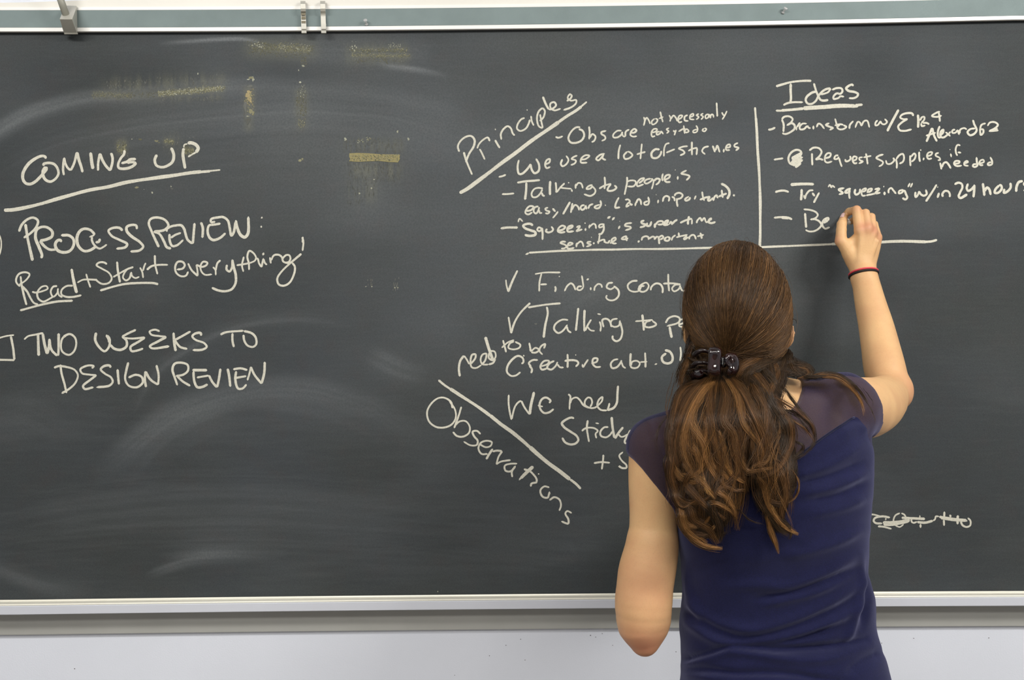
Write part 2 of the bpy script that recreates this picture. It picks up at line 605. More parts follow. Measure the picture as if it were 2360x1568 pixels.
def strip_clip(px0, w, label, louvers):
    e = empty('rail_hook', P(px0 + w / 2, 40, -0.027), label, 'hook', g)
    pr = [(2, -.0262), (4, -.034), (9, -.0385), (20, -.0385), (26, -.036), (30, -.031), (34, -.0285), (37, -.030), (55, -.031), (67, -.0315), (72, -.035), (76, -.0345), (77.5, -.030)]
    vs, fs = [], []
    for (py, Y) in pr:
        lean = (py - 40) * 0.035
        a, b = P(px0 + lean, py, Y), P(px0 + w + lean, py, Y)
        back = Vector((0, 0.0016, 0))
        vs += [a, b, b + back, a + back]
    for i in range(len(pr) - 1):
        for k in range(4):
            l = (k + 1) % 4
            fs.append((4 * i + k, 4 * i + l, 4 * i + 4 + l, 4 * i + 4 + k))
    fs += [(3, 2, 1, 0), tuple(4 * (len(pr) - 1) + k for k in range(4))]
    o = mesh_np('hook_strip', vs, fs, MAT['hook'], e)
    bevel(o, 0.0004)
    if louvers:
        for (a, b) in ((30.5, 35), (37.5, 44), (48, 53)):
            mesh_np('slot', [P(px0 + 1.2, a, -.0322), P(px0 + w - 1, a, -.0322), P(px0 + 1.2, b, -.0322), P(px0 + w - 1, b, -.0322),
                             P(px0 + 1.2, a, -.029), P(px0 + w - 1, a, -.029), P(px0 + 1.2, b, -.029), P(px0 + w - 1, b, -.029)],
                    [(0, 2, 3, 1), (0, 1, 5, 4), (1, 3, 7, 5), (0, 4, 6, 2), (2, 6, 7, 3), (4, 5, 7, 6)], MAT['hookdark'], e)
    mesh_np('hook_tab', [P(px0 + 1.5, 55, -.0335), P(px0 + w + 1, 55, -.0335), P(px0 + 2, 67, -.0345), P(px0 + w + 1, 67, -.0345),
                         P(px0 + 1.5, 55, -.030), P(px0 + w + 1, 55, -.030), P(px0 + 2, 67, -.030), P(px0 + w + 1, 67, -.030)],
            [(0, 2, 3, 1), (0, 1, 5, 4), (1, 3, 7, 5), (0, 4, 6, 2), (2, 6, 7, 3), (4, 5, 7, 6)], MAT['hook'], e)
    return e


strip_clip(693.5, 11.5, 'narrow slotted metal hook on the rail, left of the plain one', True)
strip_clip(739, 11.5, 'narrow plain metal hook on the rail, right of the slotted one', False)

clear = bpy.data.materials.new('clear_plastic')
clear.use_nodes = True
b = clear.node_tree.nodes['Principled BSDF']
b.inputs['Base Color'].default_value = (0.86, 0.86, 0.86, 1)
b.inputs['Transmission Weight'].default_value = 0.6
b.inputs['Roughness'].default_value = 0.12


def pin(px, py, ax, ay, label, s=1.0):
    e = empty('push_pin', P(px, py, -0.0225), label, 'push pin', 'clear push pins in the cork strip')
    ax = Vector((ax, -1, ay)).normalized()
    p0 = P(px, py, -0.0222)
    pr = [(0.0, .0), (0.0, .0036), (.0014, .0038), (.0022, .0022), (.006, .0017), (.0085, .0024), (.0095, .0042), (.0105, .0042), (.011, .0036), (.011, 0)]
    tube('pin_head', [p0 + ax * (h * s + 0.0002 * i) for i, (h, r) in enumerate(pr)], [max(r * s, 1e-4) for h, r in pr], clear, e, n=16)
    tube('pin_needle', [p0 - ax * 0.004, p0 + ax * .001], 0.0004, MAT['hook'], e, n=6)


pin(845, 57, -0.12, 0.62, 'clear push pin in the cork strip, right of the two hooks')
pin(1804, 30, 0.40, 0.75, 'clear push pin in the cork strip, far right above the word Ideas')
# ------------------------------------------------------------------ chalk writing
# each stroke: optional "w:" width in photo pixels, then x,y points; ';' parts strokes; (ox, oy, s) places the block
CH = [
 ('underlined chalk heading COMING UP', (0, 300, 5.2275), """
7.5:555,345 540,318 500,312 430,340 350,400 300,470 275,540 285,610 320,645 370,650 430,620 490,560 530,510 558,470 550,440
6.5:530,432 525,410 560,398 610,398 655,415 692,465 703,530 665,592 605,622 550,600 520,550 518,490 550,440
5.5:770,545 760,490 762,420 775,330;5.5:775,330 788,400 815,455 850,487;6:850,487 892,400 928,265;7:928,265 950,360 978,440 995,510
8:1090,268 1098,340 1108,410 1122,470;5.5:1180,490 1182,400 1203,280;7:1203,280 1235,360 1275,430 1330,490;6.5:1330,490 1355,380 1352,320 1335,275
6.5:1500,240 1492,290 1455,340 1425,410 1432,455 1500,465 1580,445 1632,402 1595,385 1530,397;6:1460,400 1530,380 1570,352 1640,350
7:1890,295 1865,360 1885,425 1950,448 2020,430 2080,380 2093,300 2060,210
9:0,0"""),
 ('underlined chalk heading COMING UP', (350, 300, 5.2275), """
7:400,465 385,380 375,300 385,215;3.5:385,210 392,178 430,165;8.5:430,158 480,155 535,180 560,220 530,275;4.5:530,270 480,295 437,325"""),
 ('underlined chalk heading COMING UP', (0, 0, 1), """
8.5:9,484.5 30,483.5 57,479 96,469.5 134,458 172,447 210,438 249,430.5 287,421.5 325,415 350,411.5 388,406 426,400.5 465,396;4.5:465,396 508,391.8;6:455,397.5 485,394.5"""),
 ('chalk words PROCESS REVIEW with a colon', (0, 300, 5.2275), """
7:305,1130 330,1290 362,1440 393,1575;6:228,1225 262,1140 330,1075 400,1055 455,1090 440,1160 370,1240 285,1300
7:495,1545 505,1510 465,1400 428,1300 440,1205 500,1168 570,1175 628,1225 625,1280 560,1318 480,1335;6.5:480,1335 535,1400 600,1440 690,1438
7:742,1350 725,1325 690,1333 665,1380 690,1445 760,1473 840,1455 888,1385 883,1310 830,1268 735,1268
7:1145,1262 1090,1205 1010,1190 955,1225 927,1305 945,1395 1010,1455 1080,1450 1165,1400;4.5:1075,1290 1140,1265;5:1110,1285 1108,1330 1145,1395 1200,1428 1250,1405 1288,1378;6:1150,1352 1190,1345 1205,1308
6:1478,1213 1440,1180 1360,1180 1308,1212 1345,1275 1440,1325 1532,1375 1510,1412 1400,1432
6.5:1650,1195 1640,1150 1580,1145 1527,1170 1530,1220 1590,1285 1680,1345 1725,1405 1680,1450 1570,1463
6:1915,1412 1875,1330 1825,1220 1793,1120 1820,1070 1900,1055 1990,1085 2030,1150 1980,1205 1850,1225;6:1850,1225 1920,1250 1975,1340 2010,1410 2062,1428"""),
 ('chalk words PROCESS REVIEW with a colon', (350, 300, 5.2275), """
6:185,1225 178,1200 225,1165 290,1150 355,1150 390,1195 405,1245 432,1320 492,1370;6:492,1370 500,1270 515,1120
5.5:212,1250 215,1330 245,1395 300,1388 380,1322;5:225,1300 280,1265 352,1238
6.5:590,1110 612,1180 608,1300;6:828,1125 750,1140 690,1150 672,1220 695,1295 740,1325 820,1300 888,1240
6:765,1105 715,1108 715,1075 790,1055 860,1050 915,1090 940,1180 958,1270 985,1235 1010,1100;7:1010,1085 1030,1180 1070,1265 1120,1290 1155,1250 1163,1040
6:1318,1048 1332,1062;6:1308,1165 1328,1165"""),
 ('chalk line reading Read + Start everything, two words underlined', (0, 560, 5.2275), """
4.5:240,528 198,480 195,430 232,372 310,355 355,378 330,430 280,475 240,500 238,528;5:248,400 260,500 290,640 320,750;5:265,520 325,585 370,670 410,725 460,742
4.5:385,590 430,600 520,580 575,550 560,522 500,532 450,600 462,672 520,708 600,672 650,640
4.5:690,520 640,530 612,590 640,650 690,605 700,545;4.5:695,570 710,630 752,658
5:880,517 800,522 742,570 740,622 800,652 880,652 982,630;7:862,312 880,420 902,520 925,605;5.5:240,815 400,772 560,732 700,705 878,697
4.5:930,480 1000,445 1080,442 1170,447;4.5:1037,372 1062,460 1090,540
4.5:1290,258 1250,235 1190,240 1163,268 1230,312 1312,362 1345,430 1310,482 1230,495 1170,460 1150,435
5.5:1410,225 1418,330 1447,480;4.5:1362,415 1450,362 1530,318 1608,290
4.5:1590,300 1540,312 1495,370 1482,420 1518,452 1560,425 1582,350;4.5:1582,350 1590,395 1630,425 1680,408
4.5:1685,295 1712,350 1725,425;4.5:1722,340 1738,280 1757,240;5:1865,148 1870,260 1897,380;5:1768,325 1830,280 1920,265 2025,265
5.5:1205,575 1350,532 1500,498 1700,482 1850,485 1907,500"""),
 ('chalk line reading Read + Start everything, two words underlined', (350, 560, 5.2275), """
5:300,322 370,308 395,270 370,230 310,230 280,290 292,360 350,402 410,395 438,345
5:435,245 480,330 555,400;4.5:555,400 548,320 535,262;4.5:535,262 600,290 655,270 668,240 620,228 588,275 595,340 640,385 727,380
4.5:735,290 765,325 770,392;4.5:768,340 790,245 828,208;5:905,262 900,320 935,345 963,300 968,200;6:968,200 985,290 1012,390 1008,490 960,560 880,582 800,572 722,540
4.5:1108,165 1085,270 1103,350;4.5:1020,270 1100,258 1190,240;4.5:1170,328 1168,250 1150,165 1175,97 1225,125 1255,180 1240,215 1175,245
4.5:1240,195 1275,190 1290,240 1320,295;4.5:1320,295 1332,240 1345,185;4.5:1345,190 1362,240 1388,265;6:1335,150 1350,118
4.5:1422,172 1435,250;4.5:1435,215 1470,150 1530,145 1568,175 1580,222 1640,245 1680,235
4.5:1670,225 1600,235 1575,200 1615,150 1655,150 1670,195 1650,230;5:1690,240 1722,290 1712,380 1660,480 1590,517 1530,500 1512,430 1560,350 1660,250 1750,175 1802,130
5:1815,1 1820,-75;5:1810,-70 1825,-20 1815,98"""),
 ('chalk tick-box of straight lines cut by the left edge', (0, 560, 5.2275), """
4:-120,1190 0,1145 80,1122 170,1110;6:132,1125 155,1250 172,1412;5:175,1415 0,1410 -110,1405 -120,1190"""),
 ('curved chalk stroke left of PROCESS cut by the left edge', (0, 0, 1), """3.5:-14,532 -3,540 2,552 3,566 1,580 -6,598"""),
 ('chalk words TWO WEEKS TO', (0, 560, 5.2275), """
4.5:290,1165 340,1125 420,1108 522,1085;7:457,1100 462,1220 467,1362;6.5:515,1090 537,1220 568,1340;6.5:568,1340 590,1250 595,1155;6:595,1160 620,1285 690,1362
6:702,1362 705,1230 706,1090;5:800,1115 755,1150 735,1230 750,1310 830,1352 890,1310 918,1220 900,1140 840,1100 760,1130"""),
 ('chalk words TWO WEEKS TO', (100, 740, 3.9333), """
6:478,105 470,170 500,230 555,275 592,240 602,190 570,125;8:575,130 597,165 600,200;6:605,215 640,250 700,262 752,230 752,180 712,140
5:712,142 770,112 840,80;5:720,152 800,160 922,150;5.5:922,150 860,190 790,238 800,272 850,268 905,250
5:1055,95 1010,80 963,98 980,125 1050,138 1115,145;6:1115,145 1040,185 965,230 985,248 1142,230
6:1180,105 1185,190 1200,275;5.5:1335,95 1265,135 1190,175;5.5:1195,180 1240,235 1305,255
5.5:1430,135 1425,110 1375,115 1350,140 1380,172 1455,200 1480,235 1440,260 1352,265
5.5:1605,125 1650,105 1815,88;5.5:1715,110 1715,180 1727,238;5.5:1813,125 1822,180 1850,222 1900,236 1930,210 1925,150 1890,112 1815,92"""),
 ('chalk words DESIGN REVIEW', (100, 740, 3.9333), """
5:95,425 140,410 210,418 280,442 312,490 290,560 235,615 165,658;5.5:155,395 165,480 190,570 210,655
5:438,430 455,410 400,405 335,438 350,475 415,487 482,492;5.5:482,492 420,540 360,590 375,618 455,602
5.5:610,425 600,405 550,410 520,440 560,480 610,510 628,550 600,585 480,603;6:672,438 677,510 685,578
5.5:770,375 752,450 742,530 775,588 850,602 900,560 892,510 840,490 770,515
5.5:930,602 920,530 925,455;6:925,458 970,530 1040,580;5.5:1040,580 1045,490 1025,400
5.5:1215,585 1190,510 1170,440 1190,388 1250,378 1308,400 1310,450 1270,485 1200,500;5.5:1212,498 1260,545 1332,590
7:1485,448 1350,445;6:1360,455 1370,550 1395,600 1440,600 1490,575;5:1390,515 1500,495;6:1500,492 1530,550 1575,603;5.5:1575,603 1592,520 1605,432
6:1670,432 1685,500 1695,598;5.5:1720,440 1790,430 1850,445;5.5:1748,455 1740,530 1765,612 1805,612 1842,575;5:1728,520 1840,500
5:1850,540 1870,470 1880,415;5.5:1880,415 1915,490 1978,570;6:1978,570 2000,480 2006,370"""),
 ('slanting chalk word Principles', (1040, 200, 5.2275), """
5:97,785 80,720 110,655 180,602 240,595 280,640 270,720 220,800 190,870 175,912;5:150,788 180,890 252,1062
4.5:312,745 335,690 390,635 440,612 465,658;4.5:340,750 370,805 405,880;5:528,640 555,690 585,740;3:528,505 535,523
4.5:605,640 598,570 630,510 680,475 718,500 740,560 765,588;4.5:885,375 845,390 800,450 793,505 830,532 895,505 930,450 948,395
4.5:960,350 970,415 995,470;3:910,275 918,287;4.5:1070,330 1085,420 1102,500;4.5:1102,500 1058,478 1033,385 1055,295 1100,260 1128,290 1110,370 1065,415
5:1103,118 1135,200 1175,275;4.5:1175,275 1220,265 1262,222 1240,187 1197,202 1195,250 1240,285 1320,265
4.5:1390,172 1430,150 1452,110 1430,90 1402,135 1440,168 1505,160 1502,200 1440,250 1350,282"""),
 ('long thick slanting chalk line under Principles', (1040, 200, 5.2275), """
9:100,1282 200,1225 300,1152 500,1002 700,852 900,702 1100,560 1300,422;7:1290,430 1400,352 1500,288 1570,235;4.5:1560,245 1635,180"""),
 ('chalk line reading Obs are', (1040, 200, 5.2275), """
4.5:1255,602 1290,615 1345,595;5:1555,488 1500,492 1435,555 1410,625 1440,672 1500,677 1570,645 1600,585 1580,530 1535,510
4.5:1660,478 1668,550 1662,635;4.5:1665,620 1700,570 1738,600 1722,650 1690,668;4.5:1868,530 1808,548 1810,570 1850,598 1855,628 1810,655"""),
 ('chalk line reading Obs are', (1400, 220, 5.8083), """
4.5:190,472 130,475 75,530 82,562 140,560 190,520 200,485;4.5:195,495 210,545 238,555;4.5:238,555 245,485 292,455
4.5:300,492 350,500 388,472 362,450 320,480 308,530 345,552 395,545"""),
 ('small chalk words not necessarily easy to do', (1400, 220, 5.8083), """
4:485,288 500,335 485,408;4:490,365 525,300 552,335 572,385;4:635,308 592,350 602,390 650,370 672,325 640,308
4:705,215 722,290 742,360;4:685,312 750,287;4:825,260 845,310 835,352;4:842,325 885,270 918,305 935,350
4:945,322 985,300 1002,272 965,272 945,320 962,362 1000,350;4:1075,262 1035,285 1035,335 1085,342
4:1105,292 1150,270 1147,245 1110,265 1105,315 1165,325;4:1225,245 1190,265 1220,290 1185,325;4:1285,240 1250,262 1282,285 1250,325
4:1350,247 1312,270 1315,308 1350,295 1358,255 1368,298;4:1378,308 1382,265 1415,250;4:1415,250 1422,300;4.5:1460,95 1465,180 1470,285
4:1530,225 1550,262 1572,272;4:1600,205 1570,270 1535,325
4:590,502 650,482 665,452 620,450 588,500 600,552 640,540;4:700,482 660,495 660,525 700,512 718,482 750,520;4:825,435 790,455 820,480 790,510
4:880,465 900,492;4:918,460 905,500 893,535;4:1020,400 1025,460 1035,515;4:950,485 1000,455 1042,440;4:1030,475 1060,450 1088,480 1052,497 1030,475
4:1185,400 1207,450 1192,490 1150,497 1147,475 1200,452;4:1290,440 1270,470 1300,482 1325,450 1295,437"""),
 ('chalk line reading We use a lot of stickies', (1040, 200, 5.2275), """
4.5:570,1088 610,1080 660,1060;5:815,880 800,960 815,1048 850,1050 900,1010 940,960 957,930;5:957,930 970,1000 1005,1042 1052,1015 1057,940 1020,865
4.5:1130,935 1180,912 1187,872 1150,885 1130,945 1150,982 1195,965;4.5:1340,872 1320,930 1340,958 1390,930 1412,880 1383,830
4.5:1520,828 1470,850 1450,870 1502,890 1490,920 1438,945;4.5:1560,880 1620,870 1665,832 1620,825 1568,862 1562,912 1640,915
4.5:1850,805 1790,822 1745,870 1770,888 1815,845 1835,815 1822,860 1865,885"""),
 ('chalk line reading We use a lot of stickies', (1400, 220, 5.8083), """
4.5:172,658 150,750 145,855;4.5:270,750 220,805 235,850 290,842 335,800 302,762 270,750;4.5:460,645 450,750 440,855;4.5:390,790 450,772 510,755
5:700,725 640,722 590,772 600,830 660,837 710,790 722,742;4.5:830,638 785,652 760,710 755,820;4:785,768 850,740 903,718
4.5:1078,680 1000,690 955,712 1012,740 1030,770 970,805;4.5:1130,618 1130,710 1132,802;4.5:1080,745 1140,715 1205,700;4.5:1200,700 1190,800
4.5:1358,680 1290,702 1268,750 1310,790;4.5:1408,672 1440,762;4.5:1445,740 1470,672 1505,765;4.5:1560,715 1555,765
4.5:1590,702 1640,690 1637,657 1600,670 1588,725 1640,732;4.5:1750,635 1702,660 1702,685 1755,702 1715,740"""),
 ('chalk line reading Talking to people is', (1140, 380, 7.128), """
4.5:118,483 220,482 322,470;5:368,293 500,272 640,262 745,252;6:522,290 515,430 497,575;4.5:795,390 720,380 650,400 605,480 625,530 690,530 755,465 785,400
4.5:775,455 790,500 825,515;6:912,265 905,370 910,500;5:1000,285 1010,370 1012,460;4.5:1150,300 1080,370 1020,455;4:1075,375 1150,385 1265,395
4.5:1262,400 1275,445;4:1210,305 1222,285;4.5:1330,395 1332,310;4.5:1335,350 1375,300 1420,310 1450,390;4.5:1610,330 1540,355 1510,395 1570,390 1615,345
4.5:1605,350 1655,420 1640,470 1570,510 1465,480;4.5:1805,195 1815,310 1805,400;4.5:1715,395 1800,345 1915,310;4.5:1915,315 1870,370 1855,420 1935,425 2000,375 1965,335"""),
 ('chalk line reading Talking to people is', (1420, 390, 7.375), """
4.5:185,130 185,220 160,350 142,437;4.5:190,212 250,192 325,205 330,250 290,292 190,292;4.5:385,242 450,192 475,155 410,170 352,250 362,290 470,257
4.5:595,160 510,182 480,222 510,247 580,217 618,175 595,160;4.5:640,172 630,250 602,345;4.5:640,205 690,162 742,175 720,232 670,267
4.5:797,72 782,150 790,205;4.5:810,190 900,142 912,102 850,110 820,170 850,217 927,217;4.5:1050,118 1045,182;4:1002,10 1009,18
4.5:1200,20 1108,75 1180,92 1247,122 1190,192"""),
 ('chalk line reading easy/hard (and important)', (1140, 380, 7.128), """
4.5:512,762 600,742 640,692 580,680 530,722 505,790 550,817 622,780;4.5:722,682 660,702 642,770 680,802 722,742 732,692;4.5:727,742 742,792 782,790
4.5:880,702 832,722 850,752 900,770 872,800 830,792;4.5:950,715 1000,772;4.5:1042,765 1000,822 952,877;5:1242,608 1180,712 1120,815
4.5:1280,628 1265,712 1250,792;4.5:1262,750 1320,662 1362,682 1390,752;4.5:1480,662 1430,672 1410,712 1440,742 1490,702 1492,672 1512,735
4.5:1535,725 1562,665 1622,642;4.5:1735,582 1747,650 1710,712 1652,712 1642,690 1730,652;4.5:1812,670 1826,660;4.5:2042,532 1990,640 1985,705 2062,697"""),
 ('chalk line reading easy/hard (and important)', (1420, 390, 7.375), """
4.5:150,522 205,515 235,550 190,592 172,640 230,612;4.5:235,570 250,605 282,597;4.5:320,632 335,560;4.5:330,592 380,510 412,532 427,612
4.5:543,468 560,560 540,602 490,607 475,572 545,540;4.5:717,518 708,582;4:676,438 685,434;4.5:790,557 810,482 855,457 900,482 890,552
4.5:945,468 985,492 995,547;5:1035,492 1030,562 1045,642;4.5:992,462 1012,422 1080,405 1130,442 1102,492 1040,512;5:1240,462 1172,510 1182,537 1242,515 1260,475
4.5:1357,448 1330,520;5:1460,380 1475,470 1500,540;5:1420,522 1520,482 1600,467;5:1600,470 1562,512 1570,540 1635,502 1650,482;5:1650,542 1672,472 1705,445 1730,498
5:1795,350 1802,420 1815,490;5:1740,470 1800,442 1882,412;6:1780,245 1865,292 1920,362 1925,432 1887,512;6:1985,455 2017,435"""),
 ('chalk line reading "Squeezing" is super time sensitive & important', (1140, 380, 7.128), """
4:385,945 408,885 465,935;6:97,1048 200,1032 300,1030 382,1030;6:630,1002 600,975 540,970 470,1000 500,1040 590,1075 665,1105 670,1145 620,1165 550,1165 492,1150
5:770,1042 722,1030 700,1070 735,1092 780,1050;5:775,1032 788,1130 785,1235;5:862,1050 842,1092 882,1112 942,1092 960,1060 928,1012
5:1040,1082 1110,1070 1160,1022 1110,1000 1052,1040 1037,1092 1080,1115 1165,1102;5:1190,1062 1270,1030 1282,1000 1222,1010 1195,1050 1202,1097 1305,1090
5:1340,1030 1410,1000;5:1410,1002 1370,1060 1335,1097;5:1335,1097 1442,1060;4.5:1497,1040 1490,1087;3.5:1475,962 1495,957;4.5:1552,1047 1562,980
4.5:1557,1022 1620,970 1652,982 1667,1055;4.5:1790,970 1722,990 1717,1030 1780,1010 1797,965;5:1790,982 1792,1060 1752,1132 1702,1140
5:1850,882 1905,848;5:1930,912 1972,862;4.5:1172,1265 1110,1262 1080,1285 1150,1312 1180,1342 1150,1370 1090,1377
4.5:1200,1332 1260,1312 1282,1292 1230,1280 1200,1320 1192,1362 1230,1382 1310,1362;4.5:1342,1357 1350,1280;4.5:1345,1312 1410,1260 1442,1282 1462,1355
4.5:1590,1265 1530,1270 1522,1290 1582,1312 1502,1347;4.5:1630,1272 1625,1307;4:1585,1192 1596,1192;4.5:1725,1150 1715,1230 1697,1302
4.5:1680,1272 1760,1237 1802,1232 1800,1282;4.5:1850,1292 1870,1270 1895,1238;4.5:1800,1262 1850,1290;4.5:1890,1290 1940,1262 1990,1222 1980,1197 1922,1232 1940,1290 2007,1292
4.5:2180,1177 2130,1180 2085,1217 2150,1225 2195,1202;4.5:2152,1160 2162,1210 2172,1255"""),
 ('chalk line reading "Squeezing" is super time sensitive & important', (1420, 390, 7.375), """
4.5:65,960 37,1020;3.5:58,888 66,888;4.5:272,915 170,932 150,960 242,982 250,1005 150,1042;5:482,872 430,892 440,920 500,942 472,975 400,992
5:530,910 520,962 572,962 600,885;5.5:662,920 657,1002;5:660,952 720,890 792,892 790,932 700,942;5:812,932 870,912 882,872 832,892 812,950 900,942
4.5:900,942 932,892 952,952;5:950,935 990,890 1042,857;5.5:1240,798 1225,872 1222,947;5:1085,915 1180,872 1292,842;4.5:1290,850 1285,942
4.5:1370,922 1377,882 1430,830 1452,892;4.5:1452,892 1500,832 1530,902 1600,872;5:1600,872 1615,840 1582,862 1572,902 1622,917 1692,895
5:395,1212 372,1250;4.5:430,1217 447,1162 512,1140 552,1162 547,1202;4.5:552,1192 620,1150 652,1162 650,1202;4.5:652,1200 690,1152 730,1160
5:722,1160 732,1222 735,1277;4.5:725,1165 780,1132 802,1162 742,1202;4.5:862,1150 822,1202 882,1217 912,1172 862,1147;4.5:940,1217 962,1160 1012,1120
4.5:1060,1075 1072,1162;4.5:1020,1162 1100,1140 1215,1115;4.5:1205,1135 1150,1180 1162,1197 1232,1150;4.5:1240,1197 1252,1150 1300,1120 1332,1132 1357,1197
5:1430,1080 1447,1132 1457,1185;4.5:1375,1147 1492,1115"""),
 ('long horizontal chalk line under both upper columns', (0, 0, 1), """
4.5:1211,587 1219,583;5:1219,583 1280,579 1350,576.5 1460,574.5 1560,573.5 1640,571.5 1700,571 1760,569.5 1850,566 1925,562.5;7:1915,563 1985,560.5 2030,558.5 2090,556 2135,558;6:2130,558 2145,557 2160,553"""),
 ('vertical chalk line between the Principles and Ideas columns', (0, 0, 1), """5.5:1740,247 1742,275;6.5:1742,270 1746,340 1749.5,400 1752,460 1752,520 1751,572"""),
 ('underlined chalk heading Ideas', (1740, 170, 7.128), """
5.5:345,207 470,170 600,137 800,118 927,118;6:587,160 588,320 592,395 582,467;5:465,517 530,485 620,468 790,467
5.5:967,155 1000,270 1045,380 1080,432 1140,442 1205,430;5.5:1010,292 940,310 850,382 835,442 870,492 940,492 1005,440 1040,372 1100,300 1180,250 1245,240
5:1245,240 1200,302 1080,345;5:1262,265 1340,235 1422,242 1437,290 1400,330 1345,322 1290,370 1292,415 1380,395 1400,372 1465,378
5.5:1612,205 1597,180 1540,200 1497,242 1540,282 1640,302 1692,332 1680,372 1620,402 1540,402
5:340,607 450,610;7:430,605 600,592 800,572;10:790,572 950,557 1100,545 1400,530 1650,530;6:1640,520 1770,508;7:1600,540 1700,530"""),
 ('chalk line reading Brainstorm w/ and two first names', (1740, 170, 7.128), """
5:215,920 270,912 335,882;5:440,752 470,830 468,960;5:440,752 480,710 560,702 617,742 590,802 520,852;5:530,845 600,812 648,842 650,902 580,962 500,992 445,975
4.5:680,932 682,872;4.5:685,882 742,800;4.5:852,820 780,822 735,872 742,912 802,910 860,852;4.5:862,850 880,890 915,895;5:960,852 960,917
4.5:1010,882 1042,820 1082,832 1142,907;4.5:1222,810 1165,842 1230,872 1282,892 1222,927;4.5:1315,735 1340,832 1362,912;4.5:1308,852 1400,832 1452,842
4.5:1400,835 1350,882 1382,912 1450,912 1502,872 1450,842;4.5:1550,907 1560,842 1617,775;4.5:1645,892 1690,792 1722,802 1745,862;4.5:1745,862 1790,780 1842,772 1880,887
4.5:2015,762 1980,802 1980,850 2020,840 2060,775;4.5:2060,775 2085,822 2130,832 2170,792 2130,740"""),
 ('chalk line reading Brainstorm w/ and two first names', (2040, 230, 7.128), """
6:220,160 130,330 35,520;5:465,268 440,225 350,222 270,252 247,292 300,320 372,315;5:372,315 275,370 212,440 240,502 320,512 437,485
5.5:537,242 545,350 540,462;4.5:572,345 602,290 642,282 640,330 590,382;4.5:590,382 602,432 662,420;4.5:610,382 680,380 725,405
4.5:902,195 850,212 768,267 850,282 930,260;4.5:880,202 892,280 900,362;5.5:675,692 722,580 772,460;5.5:772,462 800,582 852,687;4.5:668,592 832,540
5:897,430 865,520 872,612 912,630;5:900,592 952,540 955,492 912,530 912,602 952,620 1042,560;4.5:990,530 1072,602;4.5:1075,520 1040,570
4.5:1152,490 1110,502 1102,540 1152,542 1192,492;4.5:1192,492 1217,577;4.5:1222,560 1232,492 1300,465 1342,490;5:1480,470 1400,482 1352,532 1390,582 1460,562 1502,500 1460,400 1440,330
4.5:1652,385 1582,412 1560,482 1567,592;4.5:1572,482 1610,492 1612,540 1570,590;4.5:1680,432 1722,375 1800,370 1852,412 1802,470 1702,520;4.5:1702,520 1800,510 1862,502;4.5:1800,490 1850,475"""),
 ('chalk line reading Request supplies if needed', (1740, 170, 7.128), """
4.5:308,1412 465,1390;5:740,1442 650,1500 572,1470 550,1390 592,1300 680,1250 750,1272 762,1320 702,1372 602,1402
6:600,1392 760,1310 620,1432 770,1372 600,1462 772,1422 632,1502 742,1472 660,1540;8:660,1420 690,1500
5:890,1262 960,1215 1052,1225 1092,1282 1062,1350 990,1412;5:935,1305 935,1402 942,1507;5:990,1412 1062,1397 1122,1420
4.5:1150,1392 1230,1362 1242,1312 1190,1310 1152,1362 1152,1440 1190,1462 1270,1440;4.5:1372,1340 1322,1350 1302,1400 1350,1402 1382,1362;4.5:1377,1380 1400,1462 1427,1532
4.5:1480,1402 1492,1440 1540,1432 1572,1392 1560,1350;4.5:1600,1432 1660,1412 1672,1372 1622,1360 1602,1420 1632,1472 1682,1465;4.5:1772,1370 1712,1385 1722,1420 1772,1442 1702,1477
4.5:1820,1308 1837,1392 1852,1492;4.5:1780,1377 1850,1362 1912,1350;4.5:2112,1325 2032,1350 1992,1385 2060,1422 2102,1452 2090,1492 2032,1527"""),
 ('chalk line reading Request supplies if needed', (2040, 230, 7.128), """
4.5:10,992 32,1052 92,1052 150,992 130,952;5:175,972 192,1052 190,1132;4.5:180,982 232,912 290,890 312,952 290,1022 230,1052;5:410,912 410,1002 417,1092
4.5:420,942 480,882 502,912 480,982 430,1022;4.5:560,852 560,942 572,1022;4.5:637,950 625,997;3.5:575,835 592,820;4.5:690,932 760,902 772,862 710,872 687,930 712,972 770,962
4.5:882,870 832,892 832,922 890,952 902,990 862,992;4.5:1075,882 1087,945;4:1060,825 1070,815;4.5:1237,752 1190,742 1160,802 1165,872 1187,922;4.5:1190,862 1250,872
5:900,1032 915,1092 925,1147;5:925,1120 962,1042 1002,1025 1042,1062 1080,1132;4.5:1140,1052 1210,1042 1222,1012 1152,1010 1132,1052 1172,1087 1262,1080
4.5:1300,1052 1362,1022 1342,1005 1302,1032 1302,1072 1372,1087;4.5:1500,942 1507,1022 1515,1080 1472,1107 1440,1092 1452,1062 1502,1057
4.5:1540,1052 1622,1022 1612,987 1562,1002 1545,1052 1572,1077 1612,1070;4.5:1725,940 1757,1012 1750,1062 1692,1072 1690,1047 1742,1022"""),
 ('chalk line reading Try "squeezing" w/in 24 hours, cut by the right edge', (1760, 390, 7.4667), """
5.5:197,398 260,380 350,370 435,395;7.5:462,268 600,258 740,255 865,262;6:655,342 650,440 640,540;5:690,445 715,515;5:708,520 730,442 790,372 857,365
5:835,405 880,468;5:957,400 900,502 860,582;4:1110,312 1140,270 1165,325;4:1165,325 1182,287 1227,320
5:1390,325 1290,352 1330,382 1362,412 1290,437;5:1502,332 1430,362 1402,402 1450,402 1490,352;5.5:1482,362 1470,432 1482,512;5:1582,342 1565,402 1592,440 1650,402 1660,335
4.5:1690,392 1750,372 1762,332 1702,352 1682,412 1702,457 1760,452;4.5:1790,402 1850,372 1862,337 1802,352 1782,412;4.5:1760,452 1870,432 1940,412
5:1905,350 2000,330;5:2005,332 1930,402 1920,422;5:1920,422 2012,402;5.5:2080,387 2080,450;5:2060,298 2075,302"""),
